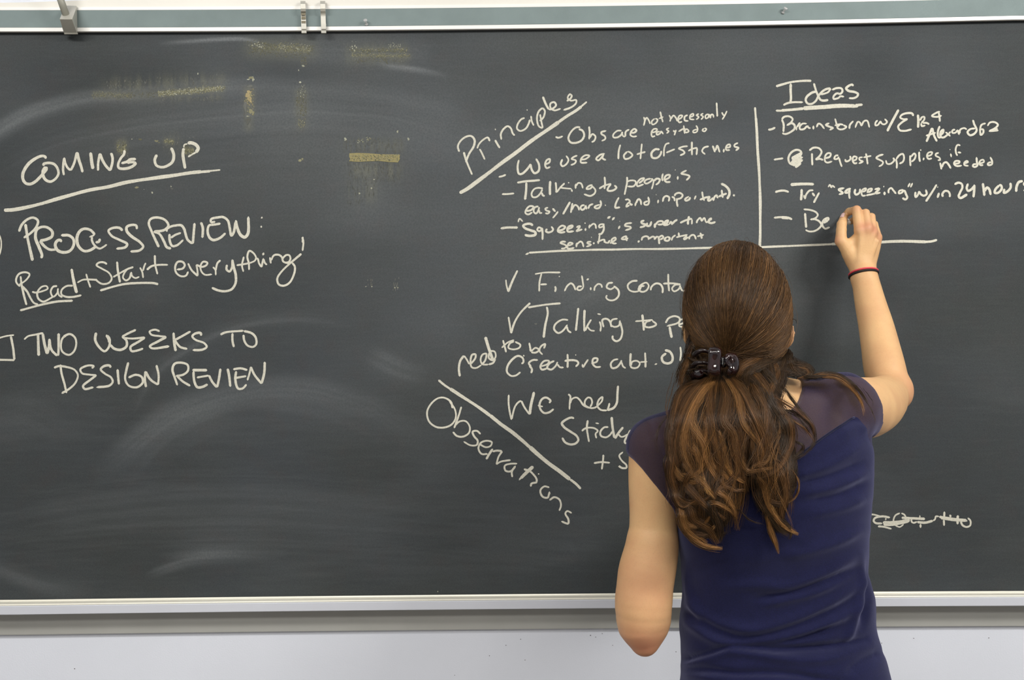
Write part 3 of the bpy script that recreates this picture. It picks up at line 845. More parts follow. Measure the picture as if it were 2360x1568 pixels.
 ('chalk line reading Try "squeezing" w/in 24 hours, cut by the right edge', (2040, 390, 7.375), """
5:60,412 60,352 102,322 140,362 187,422;5:312,350 240,372 232,412 280,402 322,352;5.5:327,352 352,422 377,482 345,517 290,490;4.5:385,307 422,235;4.5:430,312 467,235
5:517,385 510,442 520,477 560,432 577,372;5:577,372 612,432 660,452 707,422 690,345;5.5:877,260 790,402 690,552;5.5:915,400 887,490;4:888,300 898,312
5.5:985,472 970,432 1012,372 1070,377 1100,432 1095,477;6:1178,262 1240,232 1300,252 1312,312 1270,402 1250,462 1280,492 1340,462 1397,425
6:1410,242 1385,322 1410,372 1470,342 1512,292;6:1515,262 1512,382 1502,482;6:1660,237 1675,342 1685,457;6:1687,382 1732,312 1770,342 1797,442
6:1942,270 1872,342 1862,402 1920,402 1980,332 1970,282 1932,270;6:2025,332 2020,402 2072,382 2130,312 2127,230;6:2225,387 2232,302 2272,222 2342,202
5.5:2430,215 2375,230 2362,260 2420,300 2415,345 2350,365"""),
 ('unfinished chalk word Be beside the writing hand', (1760, 390, 7.4667), """
5.5:175,838 300,828 420,838 490,868;6:300,832 440,845;6:710,755 722,900 732,1010;4.5:685,690 800,702 900,742 930,790 890,842 800,867;4.5:800,867 880,862 960,902 992,962 950,1022 870,1067 780,1072 718,1045
6:1020,925 1110,880;5:1110,890 1112,842 1050,862 1012,912 1015,980 1060,1027 1140,1000;7:1040,895 1095,870"""),
 ('chalk tick and words Finding conta running behind the head', (1040, 600, 5.6), """
4:705,250 712,320 735,410;5:735,410 780,290 855,130;4:1080,180 1200,160 1410,158;4:1165,172 1140,280 1135,405;4.5:1150,315 1235,310;4.5:1340,335 1348,370 1338,410;4:1390,205 1399,216
4.5:1460,402 1500,330 1545,300 1575,320 1605,388"""),
 ('chalk tick and words Finding conta running behind the head', (1300, 600, 5.6), """
4.5:230,338 185,340 168,375 205,388 245,352 240,270 228,195;4.5:345,348 345,388;4.5:290,258 320,238;4.5:390,397 397,350 440,307 480,320 490,357
4.5:632,290 570,300 550,350 600,375 655,345;4.5:640,330 702,390 702,462 650,512 580,515 543,482 555,450
4.5:950,265 880,272 822,322 840,382 900,407 965,395 1000,330;4.5:965,375 975,335 1060,290 1092,330 1060,392 1000,407 962,378 985,340 1040,330
4.5:1118,390 1125,350 1180,302 1240,310 1272,362 1270,427;4.5:1343,175 1345,290 1357,402;4.5:1278,302 1400,300 1505,312;4.5:1500,312 1430,320 1393,370 1420,402 1480,372 1503,322;4.5:1500,340 1520,387 1560,402"""),
 ('chalk tick and words Talking to pe running behind the head', (1040, 600, 5.6), """
4:738,730 755,830 772,945;5:772,945 820,800 900,670 1020,550;5:990,610 1200,577 1412,557;5.5:1232,600 1245,680 1212,850 1192,1002
4.5:1510,772 1430,770 1342,830 1328,890 1380,940 1440,912 1500,832;4.5:1490,850 1510,910 1550,937;5.5:1640,615 1625,760 1607,912"""),
 ('chalk tick and words Talking to pe running behind the head', (1300, 600, 5.6), """
5.5:265,640 260,770 262,922;4.5:352,765 310,832 272,912;4:290,842 340,902 397,912;4.5:458,790 475,852 468,922;4:428,692 477,702
4.5:512,868 495,772 550,757 592,790 612,865;4.5:692,755 620,772 602,832 650,862 710,842 722,775;5:725,795 752,930 722,1022 670,1045 628,1010 630,972
5.5:1010,700 1022,800 1030,910;4:918,790 1020,782 1145,770;4.5:1120,780 1060,800 1045,852 1110,867 1190,830 1135,778
4.5:1310,812 1350,750 1430,722 1492,750 1480,802 1325,852;6:1362,858 1375,930 1390,1003;4:1480,832 1535,810 1545,772 1502,770 1488,850 1545,862"""),
 ('small chalk words need to be', (1040, 600, 5.6), """
6:110,1502 98,1400 117,1300 165,1232;4.5:165,1232 200,1282 232,1345;4.5:250,1342 310,1262 312,1217 270,1222 248,1300 262,1380 320,1392 390,1352
4.5:390,1352 440,1290 452,1207 402,1220 378,1290 402,1342 480,1347;7:440,990 478,1112 540,1300;4.5:500,1172 558,1180 573,1245 532,1292 485,1262 490,1190;4.5:480,1347 540,1325 570,1270
4.5:668,1030 690,1112 708,1190;4.5:650,1132 730,1062 812,1030;4.5:810,1050 760,1072 738,1130 800,1152 880,1130 892,1092 822,1052
4.5:1005,1065 1018,1130 1025,1182;4.5:1027,1180 1090,1132 1132,1160 1090,1192 1030,1190;4.5:1195,1142 1212,1082 1160,1110 1138,1170 1180,1222"""),
 ('chalk line reading Creative abt. running behind the hair', (1040, 600, 5.6), """
5:905,1338 930,1318 920,1262 860,1237 790,1280 730,1360 718,1440 770,1492 830,1490 895,1445;4:933,1222 938,1245
5:1030,1460 1040,1410 1005,1360;5:1120,1290 1050,1290 1000,1330 1030,1375;4.5:1155,1372 1240,1342 1262,1302 1200,1302 1150,1370 1170,1412 1235,1397
4.5:1332,1300 1270,1332 1238,1390 1290,1412 1350,1362 1372,1312;4.5:1370,1342 1400,1382 1452,1387;5:1500,1210 1502,1300 1500,1390;5:1460,1302 1540,1290 1620,1300 1642,1330 1605,1377;4:1600,1226 1612,1222"""),
 ('chalk line reading Creative abt. running behind the hair', (1300, 600, 5.6), """
4.5:235,1340 242,1387;4.5:242,1387 270,1340 312,1280;4.5:350,1332 420,1312 432,1272 380,1270 368,1330 410,1377 477,1375
4.5:700,1277 640,1292 603,1340 620,1392 680,1382 730,1322 742,1290;4.5:742,1312 762,1372 797,1395;5:860,1200 855,1290 855,1372;4.5:860,1370 880,1312 940,1300 977,1332 950,1382 890,1392 852,1370
5:1045,1190 1050,1300 1050,1387;4:978,1317 1075,1310;4:1168,1350 1202,1335;6:1300,1160 1365,1180 1402,1250 1390,1310 1340,1332 1280,1312 1265,1250 1320,1200;5:1500,1118 1508,1200 1498,1305"""),
 ('chalk words We need', (1150, 880, 6.818), """
4.5:155,205 152,350 172,500 195,600;4.5:195,600 250,400 300,330 350,300;4.5:350,300 400,400 480,517;6.5:485,517 500,380 550,160
4:610,370 650,385 690,392;5:788,338 812,300 740,250 680,272 640,350 652,432 710,492 790,482 862,430
4.5:1088,195 1120,232 1112,320 1107,442;4.5:1115,350 1150,272 1220,250 1270,290 1330,372 1430,415;4.5:1432,402 1462,330 1442,262 1400,250 1352,300 1352,370 1432,415 1500,412 1540,390
4.5:1540,390 1620,302 1625,242 1572,280 1545,380 1600,442 1700,452;5:1700,452 1725,390 1738,335;5.5:1700,452 1800,412 1850,330 1860,200 1872,62"""),
 ('chalk word Sticky cut by the blue sleeve', (1150, 880, 6.818), """
5.5:1182,577 1140,565 1095,575 988,652 1020,712 1120,782 1220,852 1247,920 1200,972 1120,985 1040,952 992,880;5:1395,605 1380,720 1395,840 1415,950
4.5:1300,777 1350,740 1420,725 1500,735 1552,775 1518,820 1532,892;4:1515,650 1572,662;4.5:1720,715 1650,722 1593,790 1600,850 1680,877 1750,832 1780,780
6.5:1770,555 1785,720 1812,885;6:1820,895 1880,802 1952,715;4.5:1870,820 1920,868 1960,862 2030,822;4.5:2065,758 2030,832 1975,930 1978,962 2002,975"""),
 ('chalk plus sign and letter S above the left arm', (1150, 880, 6.818), """
4.5:1490,1282 1600,1265 1745,1275;5:1640,1148 1632,1260 1615,1382;4.5:1950,1105 1890,1162 1930,1242 2002,1312 2000,1355 1930,1357 1883,1325 1905,1340"""),
 ('slanting chalk word Observations', (970, 860, 4.3553), """
4.5:318,355 300,290 235,250 170,255 100,312 62,390 80,482 150,540 240,547 312,515 350,450 343,370 300,300 285,270
4.5:407,338 380,430 333,555;4.5:340,530 390,487 450,485 490,540 482,602 420,640 360,632 320,592;4.5:600,615 560,582 520,590 532,632 570,682 560,722 500,727 428,688
4.5:585,710 650,745 700,732 712,695 660,680 600,702 578,760 610,812 670,812;5.5:655,867 682,820 722,762;4.5:720,790 760,780 817,785;4.5:817,785 780,842 757,920;4.5:757,918 800,892 902,875
4.5:967,910 900,912 843,932 850,980 900,987 952,932;4.5:950,937 913,990 917,1047;8:1128,938 1060,1000 1000,1060;4.5:1010,1045 985,1077;5:1033,965 1100,990 1162,1070 1155,1110;4.5:1160,1100 1110,1112 1103,1142;4:1177,1020 1186,1008
4.5:1290,1150 1240,1140 1200,1180 1220,1240 1272,1252 1290,1195;4.5:1290,1190 1292,1225;4.5:1290,1278 1340,1247 1390,1270 1407,1330 1388,1385
4.5:1515,1408 1470,1387 1450,1412 1480,1470 1478,1512 1408,1490"""),
 ('long thick slanting chalk line above Observations', (970, 860, 4.3553), """
5:175,70 235,120 300,163;7.5:290,155 400,228 500,292 600,360 700,432;8.5:690,425 800,510 900,582 1000,665 1100,752;9.5:1090,742 1200,838 1300,922 1400,995 1500,1070;6:1495,1068 1560,1118 1605,1165"""),
 ('scribbled-out chalk figures right of the waist', (1980, 1150, 7.8667), """
4:195,232 190,280 180,350 183,482;6:182,360 186,480;4:155,282 250,287 330,305 410,330;5:560,342 430,322 290,352 265,400 300,440 420,450;3.5:485,350 478,390;3.5:400,492 340,502;4.5:340,502 440,508 590,547
4:742,258 660,300 625,370 622,430;4:640,470 700,505 740,512 810,460;4:762,262 820,292 848,345;9:430,432 600,438 760,425 920,385;7:440,465 600,467 760,440 900,410
6.5:770,345 900,352 1050,360 1195,367;4:945,370 955,420 990,437 1050,415;6:1050,420 1200,432 1340,400;4:1340,400 1375,370 1390,320 1450,322;6:1450,330 1600,350 1760,372 1950,390;4:1480,360 1700,392 1940,405
3:1100,300 1105,345;5:1115,455 1114,530;5:1545,232 1543,330;5:1533,380 1540,492;5.5:1645,288 1665,335;5.5:1792,300 1786,375 1784,465
4:1905,400 1965,402;5:1968,347 2018,400 2012,485 1945,512 1875,480 1850,425 1860,400"""),
]


def ribbon(c, w, rs, y):
    """flat chalk stroke with frayed sides and rounded ends; c (n,2) px, w px"""
    d = np.gradient(c, axis=0)
    d /= np.maximum(np.linalg.norm(d, axis=1, keepdims=True), 1e-9)
    nrm = np.stack([-d[:, 1], d[:, 0]], 1)
    n = len(c)
    s = np.r_[0, np.cumsum(np.linalg.norm(np.diff(c, axis=0), axis=1))]
    e = np.minimum(s, s[-1] - s)
    cap = np.sqrt(np.clip(1 - (1 - np.clip(e / (w * 0.5), 0, 1)) ** 2, 0.06, 1))
    j1 = 1 + 0.10 * (rs.rand(n) - .5) + 0.12 * np.sin(s / 19 + rs.rand() * 6)
    j2 = 1 + 0.10 * (rs.rand(n) - .5) + 0.10 * np.sin(s / 13 + rs.rand() * 6)
    L = c + nrm * (w * .5 * cap * j1)[:, None]
    Rr = c - nrm * (w * .5 * cap * j2)[:, None]
    A = PN(L[:, 0], L[:, 1], y)
    B = PN(Rr[:, 0], Rr[:, 1], y)
    C0 = PN(c[:, 0], c[:, 1], y - 0.0001)
    v = np.stack([A, C0, B], 1).reshape(-1, 3)
    i = np.arange(n - 1) * 3
    f = np.concatenate([np.stack([i, i + 1, i + 4, i + 3], 1), np.stack([i + 1, i + 2, i + 5, i + 4], 1)])
    k = 0.93 + 0.07 * rs.rand(n) + 0.03 * np.sin(s / 31 + rs.rand() * 6)
    return v, f, np.repeat(k, 3)


rs = np.random.RandomState(3)
lines = {}
for label, (ox, oy, s), txt in CH:
    lines.setdefault(label, [])
    for st in txt.replace('\n', ';').split(';'):
        st = st.strip()
        if not st:
            continue
        w, pts = st.split(':')
        p = np.array([[float(a) for a in q.split(',')] for q in pts.split()])
        if len(p) < 2:
            continue
        lines[label].append((float(w), p / s + [ox, oy]))
for label, sts in lines.items():
    VV, FF, KK, off = [], [], [], 0
    for w, p in sts:
        L = np.linalg.norm(np.diff(p, axis=0), axis=1).sum()
        p = np.vstack([p])
        c = spl(p, max(4, int(L / max(1, len(p) - 1) / 2.0)))
        # lengthen by the round ends
        w = w * 0.93
        v, f, k = ribbon(c, w, rs, BY - 0.0004 - 0.0002 * rs.rand())
        VV.append(v)
        FF.append(f + off)
        KK.append(k)
        off += len(v)
    K = np.concatenate(KK)[:, None]
    mesh_np('chalk_line' if 'line under' in label or 'line above' in label or 'line between' in label else 'chalk_writing',
            np.vstack(VV), np.vstack(FF), MAT['chalk'], board, cols=np.array(lin(212, 209, 194)) * K)['label'] = label

# ------------------------------------------------------------------ old tape residue: thin flakes stuck to the surface
Cyel, Cpale, Corg, Cgry, Colv = lin(136, 134, 108), lin(166, 167, 150), lin(162, 148, 112), lin(100, 102, 99), lin(98, 98, 82)


class Flakes:
    def __init__(s):
        s.v, s.f, s.c = [], [], []

    def poly(s, pts, col, y=None):
        k = len(s.v)
        y = BY - 0.0003 - 0.0002 * rs.rand() if y is None else y
        s.v += [tuple(P(a, b, y)) for a, b in pts]
        s.c += [col] * len(pts)
        s.f.append(tuple(range(k, k + len(pts))))

    def flake(s, x, y, rx, ry, col, n=7, lean=0.0):
        a0 = rs.rand() * 6
        jit = 0.45 + 0.75 * rs.rand(n)
        s.poly([(x + math.cos(a0 + 6.283 * i / n) * rx * jit[i] + lean * math.sin(a0 + 6.283 * i / n) * ry, y + math.sin(a0 + 6.283 * i / n) * ry * jit[i]) for i in range(n)], tuple(np.array(col) * (0.82 + 0.36 * rs.rand())))

    def cloud(s, x0, x1, y0, y1, n, r, cols, ratio=1.0, slope=0.0):
        for _ in range(int(n * 1.5)):
            x, g = x0 + (x1 - x0) * rs.rand(), np.clip(rs.randn() * 0.27 + 0.5, -0.1, 1.1)
            q = r * .62 * (0.4 + rs.rand())
            s.flake(x, y0 + (y1 - y0) * g + slope * (x - x0), q, q * ratio, cols[rs.randint(len(cols))])

    def done(s, label):
        mesh_np('tape_residue', s.v, s.f, MAT['residue'], board, cols=np.array(s.c))['label'] = label


F = Flakes()
F.cloud(575, 722, 98, 126, 260, 2.2, [Colv, Colv, Cgry], 0.9, 0.03)
F.cloud(560, 725, 92, 112, 60, 2.5, [Cgry, Colv], 0.7, 0.03)
F.cloud(640, 716, 100, 118, 210, 1.5, [Cyel, Cpale, Cyel], 0.9, 0.06)
F.cloud(573, 606, 98, 112, 40, 2.6, [Cpale, Cgry], 1)
F.cloud(608, 645, 100, 114, 60, 1.4, [Cyel, Colv], 1)
F.cloud(693, 706, 126, 152, 24, 1.6, [Cgry, Colv], 1.8)
F.flake(698, 152, 4, 3, Cpale); F.flake(688.5, 162, 1.3, 2.6, Cpale)
F.done('olive tape residue smudge under the two hooks')
F = Flakes()
F.cloud(806, 938, 110, 122, 150, 2.0, [Colv, Cyel, Colv], 0.8)
F.cloud(810, 945, 123, 131, 190, 1.8, [Cyel, Colv, Cyel], 0.7, 0.02)
F.cloud(815, 930, 132, 146, 45, 1.8, [Cgry, Colv], 2.2)
F.cloud(803, 825, 95, 122, 14, 2.0, [Cpale, Cgry], 1.7)
F.cloud(893, 925, 100, 112, 26, 1.3, [Cpale], 1)
F.cloud(785, 808, 92, 118, 10, 1.2, [Cgry], 1.4)
F.done('olive tape residue smudge right of the hooks and below the rail')
F = Flakes()
F.cloud(212, 305, 212, 226, 210, 1.9, [Colv, Cyel, Cgry], 0.6, 0.02)
F.cloud(285, 365, 213, 226, 80, 1.8, [Colv, Cgry], 0.7, -0.06)
for k in range(620):
    x = 364 + 154 * rs.rand()
    F.flake(x, 216 - (x - 364) * 0.085 + rs.randn() * 3.4, 1.4, 1.1, [Cyel, Cyel, Colv, Cpale][rs.randint(4)])
for k in range(120):
    x = 240 + 275 * rs.rand()
    yb0 = (206 - (x - 240) * 0.05) if x > 360 else 208
    F.flake(x, yb0 - 22 * rs.rand() ** 1.4, 0.9, 3.2, Cgry)
for k in range(60):
    x = 370 + 140 * rs.rand()
    F.flake(x, 224 + 8 * rs.rand(), 0.9, 2.8, Cgry)
F.flake(456, 170, 1.3, 2.8, Cpale)
F.done('long olive strip of tape residue above COMING UP')
F = Flakes()
for (x, y, rx, ry, c) in [(578, 179, 8, 4, Cyel), (583, 182, 4, 7, Cpale), (573, 183, 4, 1.6, Cpale), (579, 207, 4, 3, Cgry), (573, 212, 8, 5, Corg), (570, 220, 6, 6, Corg), (576, 218, 6, 5, Cyel), (574, 227, 6, 5, Corg), (577, 233, 4, 4, Corg),
                          (568, 230, 3, 4, Cyel), (580, 243, 2, 5, Cgry), (577, 256, 5, 6, Cyel), (583, 260, 4, 4, Cyel), (571, 268, 4, 1.5, Cpale), (572, 278, 6, 10, Cgry), (575, 290, 4, 8, Cgry), (565, 245, 4, 14, Cgry), (563, 268, 1.5, 16, Cgry), (573, 168, .7, 5, Cgry), (585, 165, .6, 3, Cgry), (576, 199, 7, 5, Cgry)]:
    F.flake(x, y, rx, ry, c, 9)
F.cloud(562, 586, 205, 262, 70, 1.8, [Cyel, Cgry, Corg], 1.2)
F.done('ochre vertical blotches of tape residue under the slotted hook')
F = Flakes()
F.cloud(683, 706, 215, 262, 150, 1.6, [Colv, Cgry, Cgry], 2.0)
F.cloud(688, 704, 274, 294, 55, 1.5, [Cyel, Cgry], 1.2)
F.cloud(684, 706, 192, 222, 34, 1.2, [Cgry, Cpale], 1.6)
F.cloud(684, 704, 258, 300, 30, 1.0, [Cgry], 3)
F.flake(691, 190, 3.4, 3, Cpale)
F.done('faint grey vertical tape mark under the plain hook')
F = Flakes()
edge = [(805, 353.5), (822, 352.5), (850, 353.5), (875, 355.5), (900, 356), (922, 356.5), (920.5, 363), (922, 366), (917, 374.5), (895, 373.5), (872, 371), (850, 372), (828, 373), (804.5, 372), (807, 366), (804.8, 362)]
F.poly(edge, lin(148, 140, 100), BY - 0.0007)
tmp = BY
BY = BY - 0.0006
for k in range(260):
    F.flake(808 + 110 * rs.rand(), 356 + 15 * rs.rand(), 1.6, 1.2, [Cyel, Corg, Colv, Cyel][rs.randint(4)])
BY = tmp
F.done('solid khaki strip of tape right of COMING UP')
F = Flakes()
for k in range(170):
    x = 800 + 125 * rs.rand()
    L = rs.rand() ** 1.6 * 95 * (1.0 if x < 865 else 0.45)
    F.flake(x, 376 + L, 0.7, 4.5, tuple(np.array(Cgry) * (0.80 - L * .002)))
for k in range(110):
    x = 790 + 140 * rs.rand()
    F.flake(x, 350 - 30 * rs.rand() ** 1.3, 0.8, 4, tuple(np.array(Cgry) * .85))
F.cloud(822, 838, 318, 328, 12, 2, [Cyel, Cpale], 1); F.cloud(844, 856, 316, 326, 12, 2, [Cyel, Cpale], 1)
for (x, y, r) in [(796, 321, 4), (941, 320, 3), (916, 304, 3), (862, 414, 2.2), (828, 446, 2), (856, 434, 2)]:
    F.flake(x, y, r, r * 1.2, Cpale)
for k in range(16):
    F.flake(912 + 6 * rs.randn() * .5, 640 + 28 * rs.rand(), 1, 4, Cgry)
for k in range(16):
    F.flake(845 + 14 * rs.rand(), 640 + 18 * rs.rand(), 1, 3, tuple(np.array(Cgry) * .8))
for (x, y) in [(843, 661), (857, 661), (910, 663), (917, 663)]:
    F.flake(x, y, 2.4, 1.8, tuple(np.array(Cpale) * .7))
F.done('pale flecks and streaks around the khaki strip')
F = Flakes()
F.cloud(269, 291, 335, 352, 60, 2.4, [Colv, Cyel], 1.2); F.cloud(270, 290, 322, 338, 40, 2.0, [Cgry, Colv], 1.3); F.cloud(276, 296, 350, 366, 18, 1.6, [Cgry], 2)
F.cloud(379, 400, 321, 331, 40, 2.6, [Colv, Cyel], 0.9); F.flake(360, 325, 5, 2.8, Cyel); F.flake(367, 329, 3, 1.5, Colv); F.flake(323, 321, 4.5, 2.5, Colv); F.flake(304, 321, 1.2, 1.4, Cpale)
F.cloud(376, 412, 308, 350, 45, 1.1, [Cgry], 3); F.cloud(424, 446, 338, 356, 90, 2.2, [Colv, Colv, Cyel], 1)
F.cloud(418, 452, 316, 334, 16, 1.2, [Cgry], 2)
for (x, y, rx, ry, c) in [(314.5, 431.5, 5, 3, Cyel), (350.5, 443.5, 2.6, 3, Cpale), (394, 430, 2, 3, Cpale), (396, 435, 3, 2, Cgry), (691, 369, 5.5, 4, Cyel), (697, 366, 3, 4, Cyel), (332, 437, 1, 1, Cpale),
                          (1283, 747, 0, 0, Cgry), (1235, 747, 4, 2.6, Cgry), (1009, 1364, 1.6, 1.6, Cpale), (577, 354, 2.6, 1.6, Cgry), (844, 196, 1, 1, Cgry), (1617, 184, 1, 1.4, Cgry), (1291, 601.5, 1.2, 1, Cgry)]:
    if rx:
        F.flake(x, y, rx, ry, c)
F.done('olive residue specks around COMING UP')
# ------------------------------------------------------------------ person: signed-distance modelling
class SDF:
    def __init__(s, lo, hi, h):
        s.h = h
        s.lo = np.array(lo, float)
        s.n = np.ceil((np.array(hi) - s.lo) / h).astype(int) + 1
        s.F = np.full(s.n, 0.2, np.float32)

    def region(s, lo, hi):
        i0 = np.clip(np.floor((np.array(lo) - s.lo) / s.h).astype(int), 0, s.n)
        i1 = np.clip(np.ceil((np.array(hi) - s.lo) / s.h).astype(int) + 1, 0, s.n)
        sl = tuple(slice(a, b) for a, b in zip(i0, i1))
        ax = [(s.lo[k] + s.h * np.arange(i0[k], i1[k])).astype(np.float32) for k in range(3)]
        return sl, ax[0][:, None, None], ax[1][None, :, None], ax[2][None, None, :]

    def add(s, sl, d, k, sub=False):
        A = s.F[sl]
        if sub:
            B = -d
            if k > 0:
                hh = np.clip(0.5 - 0.5 * (A - B) / k, 0, 1)
                s.F[sl] = A * (1 - hh) + B * hh + k * hh * (1 - hh)
            else:
                s.F[sl] = np.maximum(A, B)
        elif k > 0:
            hh = np.clip(0.5 + 0.5 * (A - d) / k, 0, 1)
            s.F[sl] = A * (1 - hh) + d * hh - k * hh * (1 - hh)
        else:
            s.F[sl] = np.minimum(A, d)

    def cone(s, a, b, ra, rb, k=0.01, sub=False, sq=(1, 1, 1)):
        a, b = np.array(a, float), np.array(b, float)
        R = max(ra, rb) * max(1 / min(sq), 1) + k + 3 * s.h + 0.01
        sl, X, Y, Z = s.region(np.minimum(a, b) - R, np.maximum(a, b) + R)
        if 0 in s.F[sl].shape:
            return
        d = (b - a)
        L = max(float(d @ d), 1e-12)
        t = np.clip(((X - a[0]) * d[0] + (Y - a[1]) * d[1] + (Z - a[2]) * d[2]) / L, 0, 1)
        D = np.sqrt(((X - a[0] - t * d[0]) * sq[0]) ** 2 + ((Y - a[1] - t * d[1]) * sq[1]) ** 2 + ((Z - a[2] - t * d[2]) * sq[2]) ** 2)
        s.add(sl, (D - (ra + (rb - ra) * t)).astype(np.float32), k, sub)

    def chain(s, pts, k=0.01, grow=0.0, sq=(1, 1, 1)):
        c = spl([list(p) + [r] for p, r in pts], 6) if len(pts) > 2 else np.array([list(p) + [r] for p, r in pts])
        c[:, 3] += grow
        R = c[:, 3].max() + k + 3 * s.h + .01
        sl, X, Y, Z = s.region(c[:, :3].min(0) - R, c[:, :3].max(0) + R)
        if 0 in s.F[sl].shape:
            return
        D = None
        for a, b in zip(c[:-1], c[1:]):
            d = (b - a)[:3]
            L = max(float(d @ d), 1e-12)
            t = np.clip(((X - a[0]) * d[0] + (Y - a[1]) * d[1] + (Z - a[2]) * d[2]) / L, 0, 1)
            q = np.sqrt((X - a[0] - t * d[0]) ** 2 + (Y - a[1] - t * d[1]) ** 2 + (Z - a[2] - t * d[2]) ** 2) - (a[3] + (b[3] - a[3]) * t)
            D = q if D is None else np.minimum(D, q)
        s.add(sl, D.astype(np.float32), k)

    def ell(s, c, r, k=0.01, sub=False, rot=None):
        c, r = np.array(c, float), np.array(r, float)
        R = r.max() + k + 3 * s.h + 0.01
        sl, X, Y, Z = s.region(c - R, c + R)
        if 0 in s.F[sl].shape:
            return
        x, y, z = X - c[0], Y - c[1], Z - c[2]
        if rot is not None:
            m = np.array(rot)
            x, y, z = m[0, 0] * x + m[0, 1] * y + m[0, 2] * z, m[1, 0] * x + m[1, 1] * y + m[1, 2] * z, m[2, 0] * x + m[2, 1] * y + m[2, 2] * z
        k0 = np.sqrt((x / r[0]) ** 2 + (y / r[1]) ** 2 + (z / r[2]) ** 2)
        k1 = np.sqrt((x / r[0] ** 2) ** 2 + (y / r[1] ** 2) ** 2 + (z / r[2] ** 2) ** 2)
        s.add(sl, (k0 * (k0 - 1) / np.maximum(k1, 1e-6)).astype(np.float32), k, sub)

    def loft(s, rows, k=0.01, e=2.3, grow=0.0):
        """rows (z, cx, cy, a, b) with z ascending; super-elliptic sections"""
        r = np.array(rows, float)
        r = r[np.argsort(r[:, 0])]
        z0, z1 = r[0, 0], r[-1, 0]
        A, B = r[:, 3].max(), r[:, 4].max()
        sl, X, Y, Z = s.region((r[:, 1].min() - A - .03, r[:, 2].min() - B - .03, z0 - .03), (r[:, 1].max() + A + .03, r[:, 2].max() + B + .03, z1 + .03))
        zz = Z.ravel()
        # smooth interpolation along z
        fine = spl(r[:, [0, 1, 2, 3, 4]], 10)
        fine = fine[np.argsort(fine[:, 0])]
        cx, cy, a, b = [np.interp(zz, fine[:, 0], fine[:, i])[None, None, :] for i in (1, 2, 3, 4)]
        a, b = a + grow, b + grow
        u, v = np.abs(X - cx) / a, np.abs(Y - cy) / b
        rho = (u ** e + v ** e) ** (1 / e)
        m = np.sqrt((u * a) ** 2 + (v * b) ** 2) / np.maximum(rho, 1e-3)
        d = (rho - 1) * np.minimum(m, np.maximum(a, b))
        d = np.maximum(d, np.maximum(z0 - grow - Z, Z - z1 - grow))
        s.add(sl, d.astype(np.float32), k)

    def cut(s, fn, k=0.0):
        """keep where fn(X,Y,Z) < 0"""
        X = (s.lo[0] + s.h * np.arange(s.n[0]))[:, None, None]
        Y = (s.lo[1] + s.h * np.arange(s.n[1]))[None, :, None]
        Z = (s.lo[2] + s.h * np.arange(s.n[2]))[None, None, :]
        s.F = np.maximum(s.F, fn(X, Y, Z).astype(np.float32))

    def mesh(s, smooth=1):
        F = s.F
        F[0], F[-1], F[:, 0], F[:, -1], F[:, :, 0], F[:, :, -1] = (np.maximum(F[0], 1e-3), np.maximum(F[-1], 1e-3), np.maximum(F[:, 0], 1e-3),
                                                                  np.maximum(F[:, -1], 1e-3), np.maximum(F[:, :, 0], 1e-3), np.maximum(F[:, :, -1], 1e-3))
        B = F < 0
        nx, ny, nz = F.shape
        cnt = np.zeros((nx - 1, ny - 1, nz - 1), np.uint8)
        for dx in (0, 1):
            for dy in (0, 1):
                for dz in (0, 1):
                    cnt += B[dx:nx - 1 + dx, dy:ny - 1 + dy, dz:nz - 1 + dz]
        act = (cnt > 0) & (cnt < 8)
        ix, iy, iz = np.nonzero(act)
        ids = np.full(cnt.shape, -1, np.int32)
        ids[ix, iy, iz] = np.arange(len(ix))
        c = np.stack([F[ix + dx, iy + dy, iz + dz] for dx in (0, 1) for dy in (0, 1) for dz in (0, 1)], 1)
        off = np.array([(dx, dy, dz) for dx in (0, 1) for dy in (0, 1) for dz in (0, 1)], float)
        acc = np.zeros((len(ix), 3))
        num = np.zeros(len(ix))
        for i in range(8):
            for j in range(i + 1, 8):
                if abs(off[i] - off[j]).sum() == 1:
                    m = (c[:, i] < 0) != (c[:, j] < 0)
                    t = np.where(m, c[:, i] / np.where(m, c[:, i] - c[:, j], 1), 0)
                    acc += np.where(m[:, None], off[i] + t[:, None] * (off[j] - off[i]), 0)
                    num += m
        v = s.lo + s.h * (np.stack([ix, iy, iz], 1) + acc / num[:, None])
        quads = []
        for ax in range(3):
            o = [0, 0, 0]
            o[ax] = 1
            b0 = B[:nx - o[0], :ny - o[1], :nz - o[2]]
            b1 = B[o[0]:, o[1]:, o[2]:]
            u, w = [(1, 2), (2, 0), (0, 1)][ax]
            for sgn in (0, 1):
                m = (b0 & ~b1) if sgn == 0 else (~b0 & b1)
                p = np.stack(np.nonzero(m), 1)
                p = p[(p[:, u] > 0) & (p[:, w] > 0) & (p[:, u] < cnt.shape[u]) & (p[:, w] < cnt.shape[w])]
                def at(du, dw):
                    q = p.copy()
                    q[:, u] += du
                    q[:, w] += dw
                    return ids[q[:, 0], q[:, 1], q[:, 2]]
                f = np.stack([at(-1, -1), at(0, -1), at(0, 0), at(-1, 0)], 1)
                quads.append(f if sgn == 0 else f[:, ::-1])
        q = np.vstack(quads)
        q = q[(q >= 0).all(1)]
        for _ in range(smooth):
            acc = np.zeros_like(v)
            n = np.zeros(len(v))
            for a, b in ((0, 1), (1, 2), (2, 3), (3, 0)):
                for i, j in ((a, b), (b, a)):
                    for kk in range(3):
                        acc[:, kk] += np.bincount(q[:, i], v[q[:, j], kk], len(v))
                    n += np.bincount(q[:, i], minlength=len(v))
            v = v * 0.4 + 0.6 * acc / np.maximum(n, 1)[:, None]
        return v, q


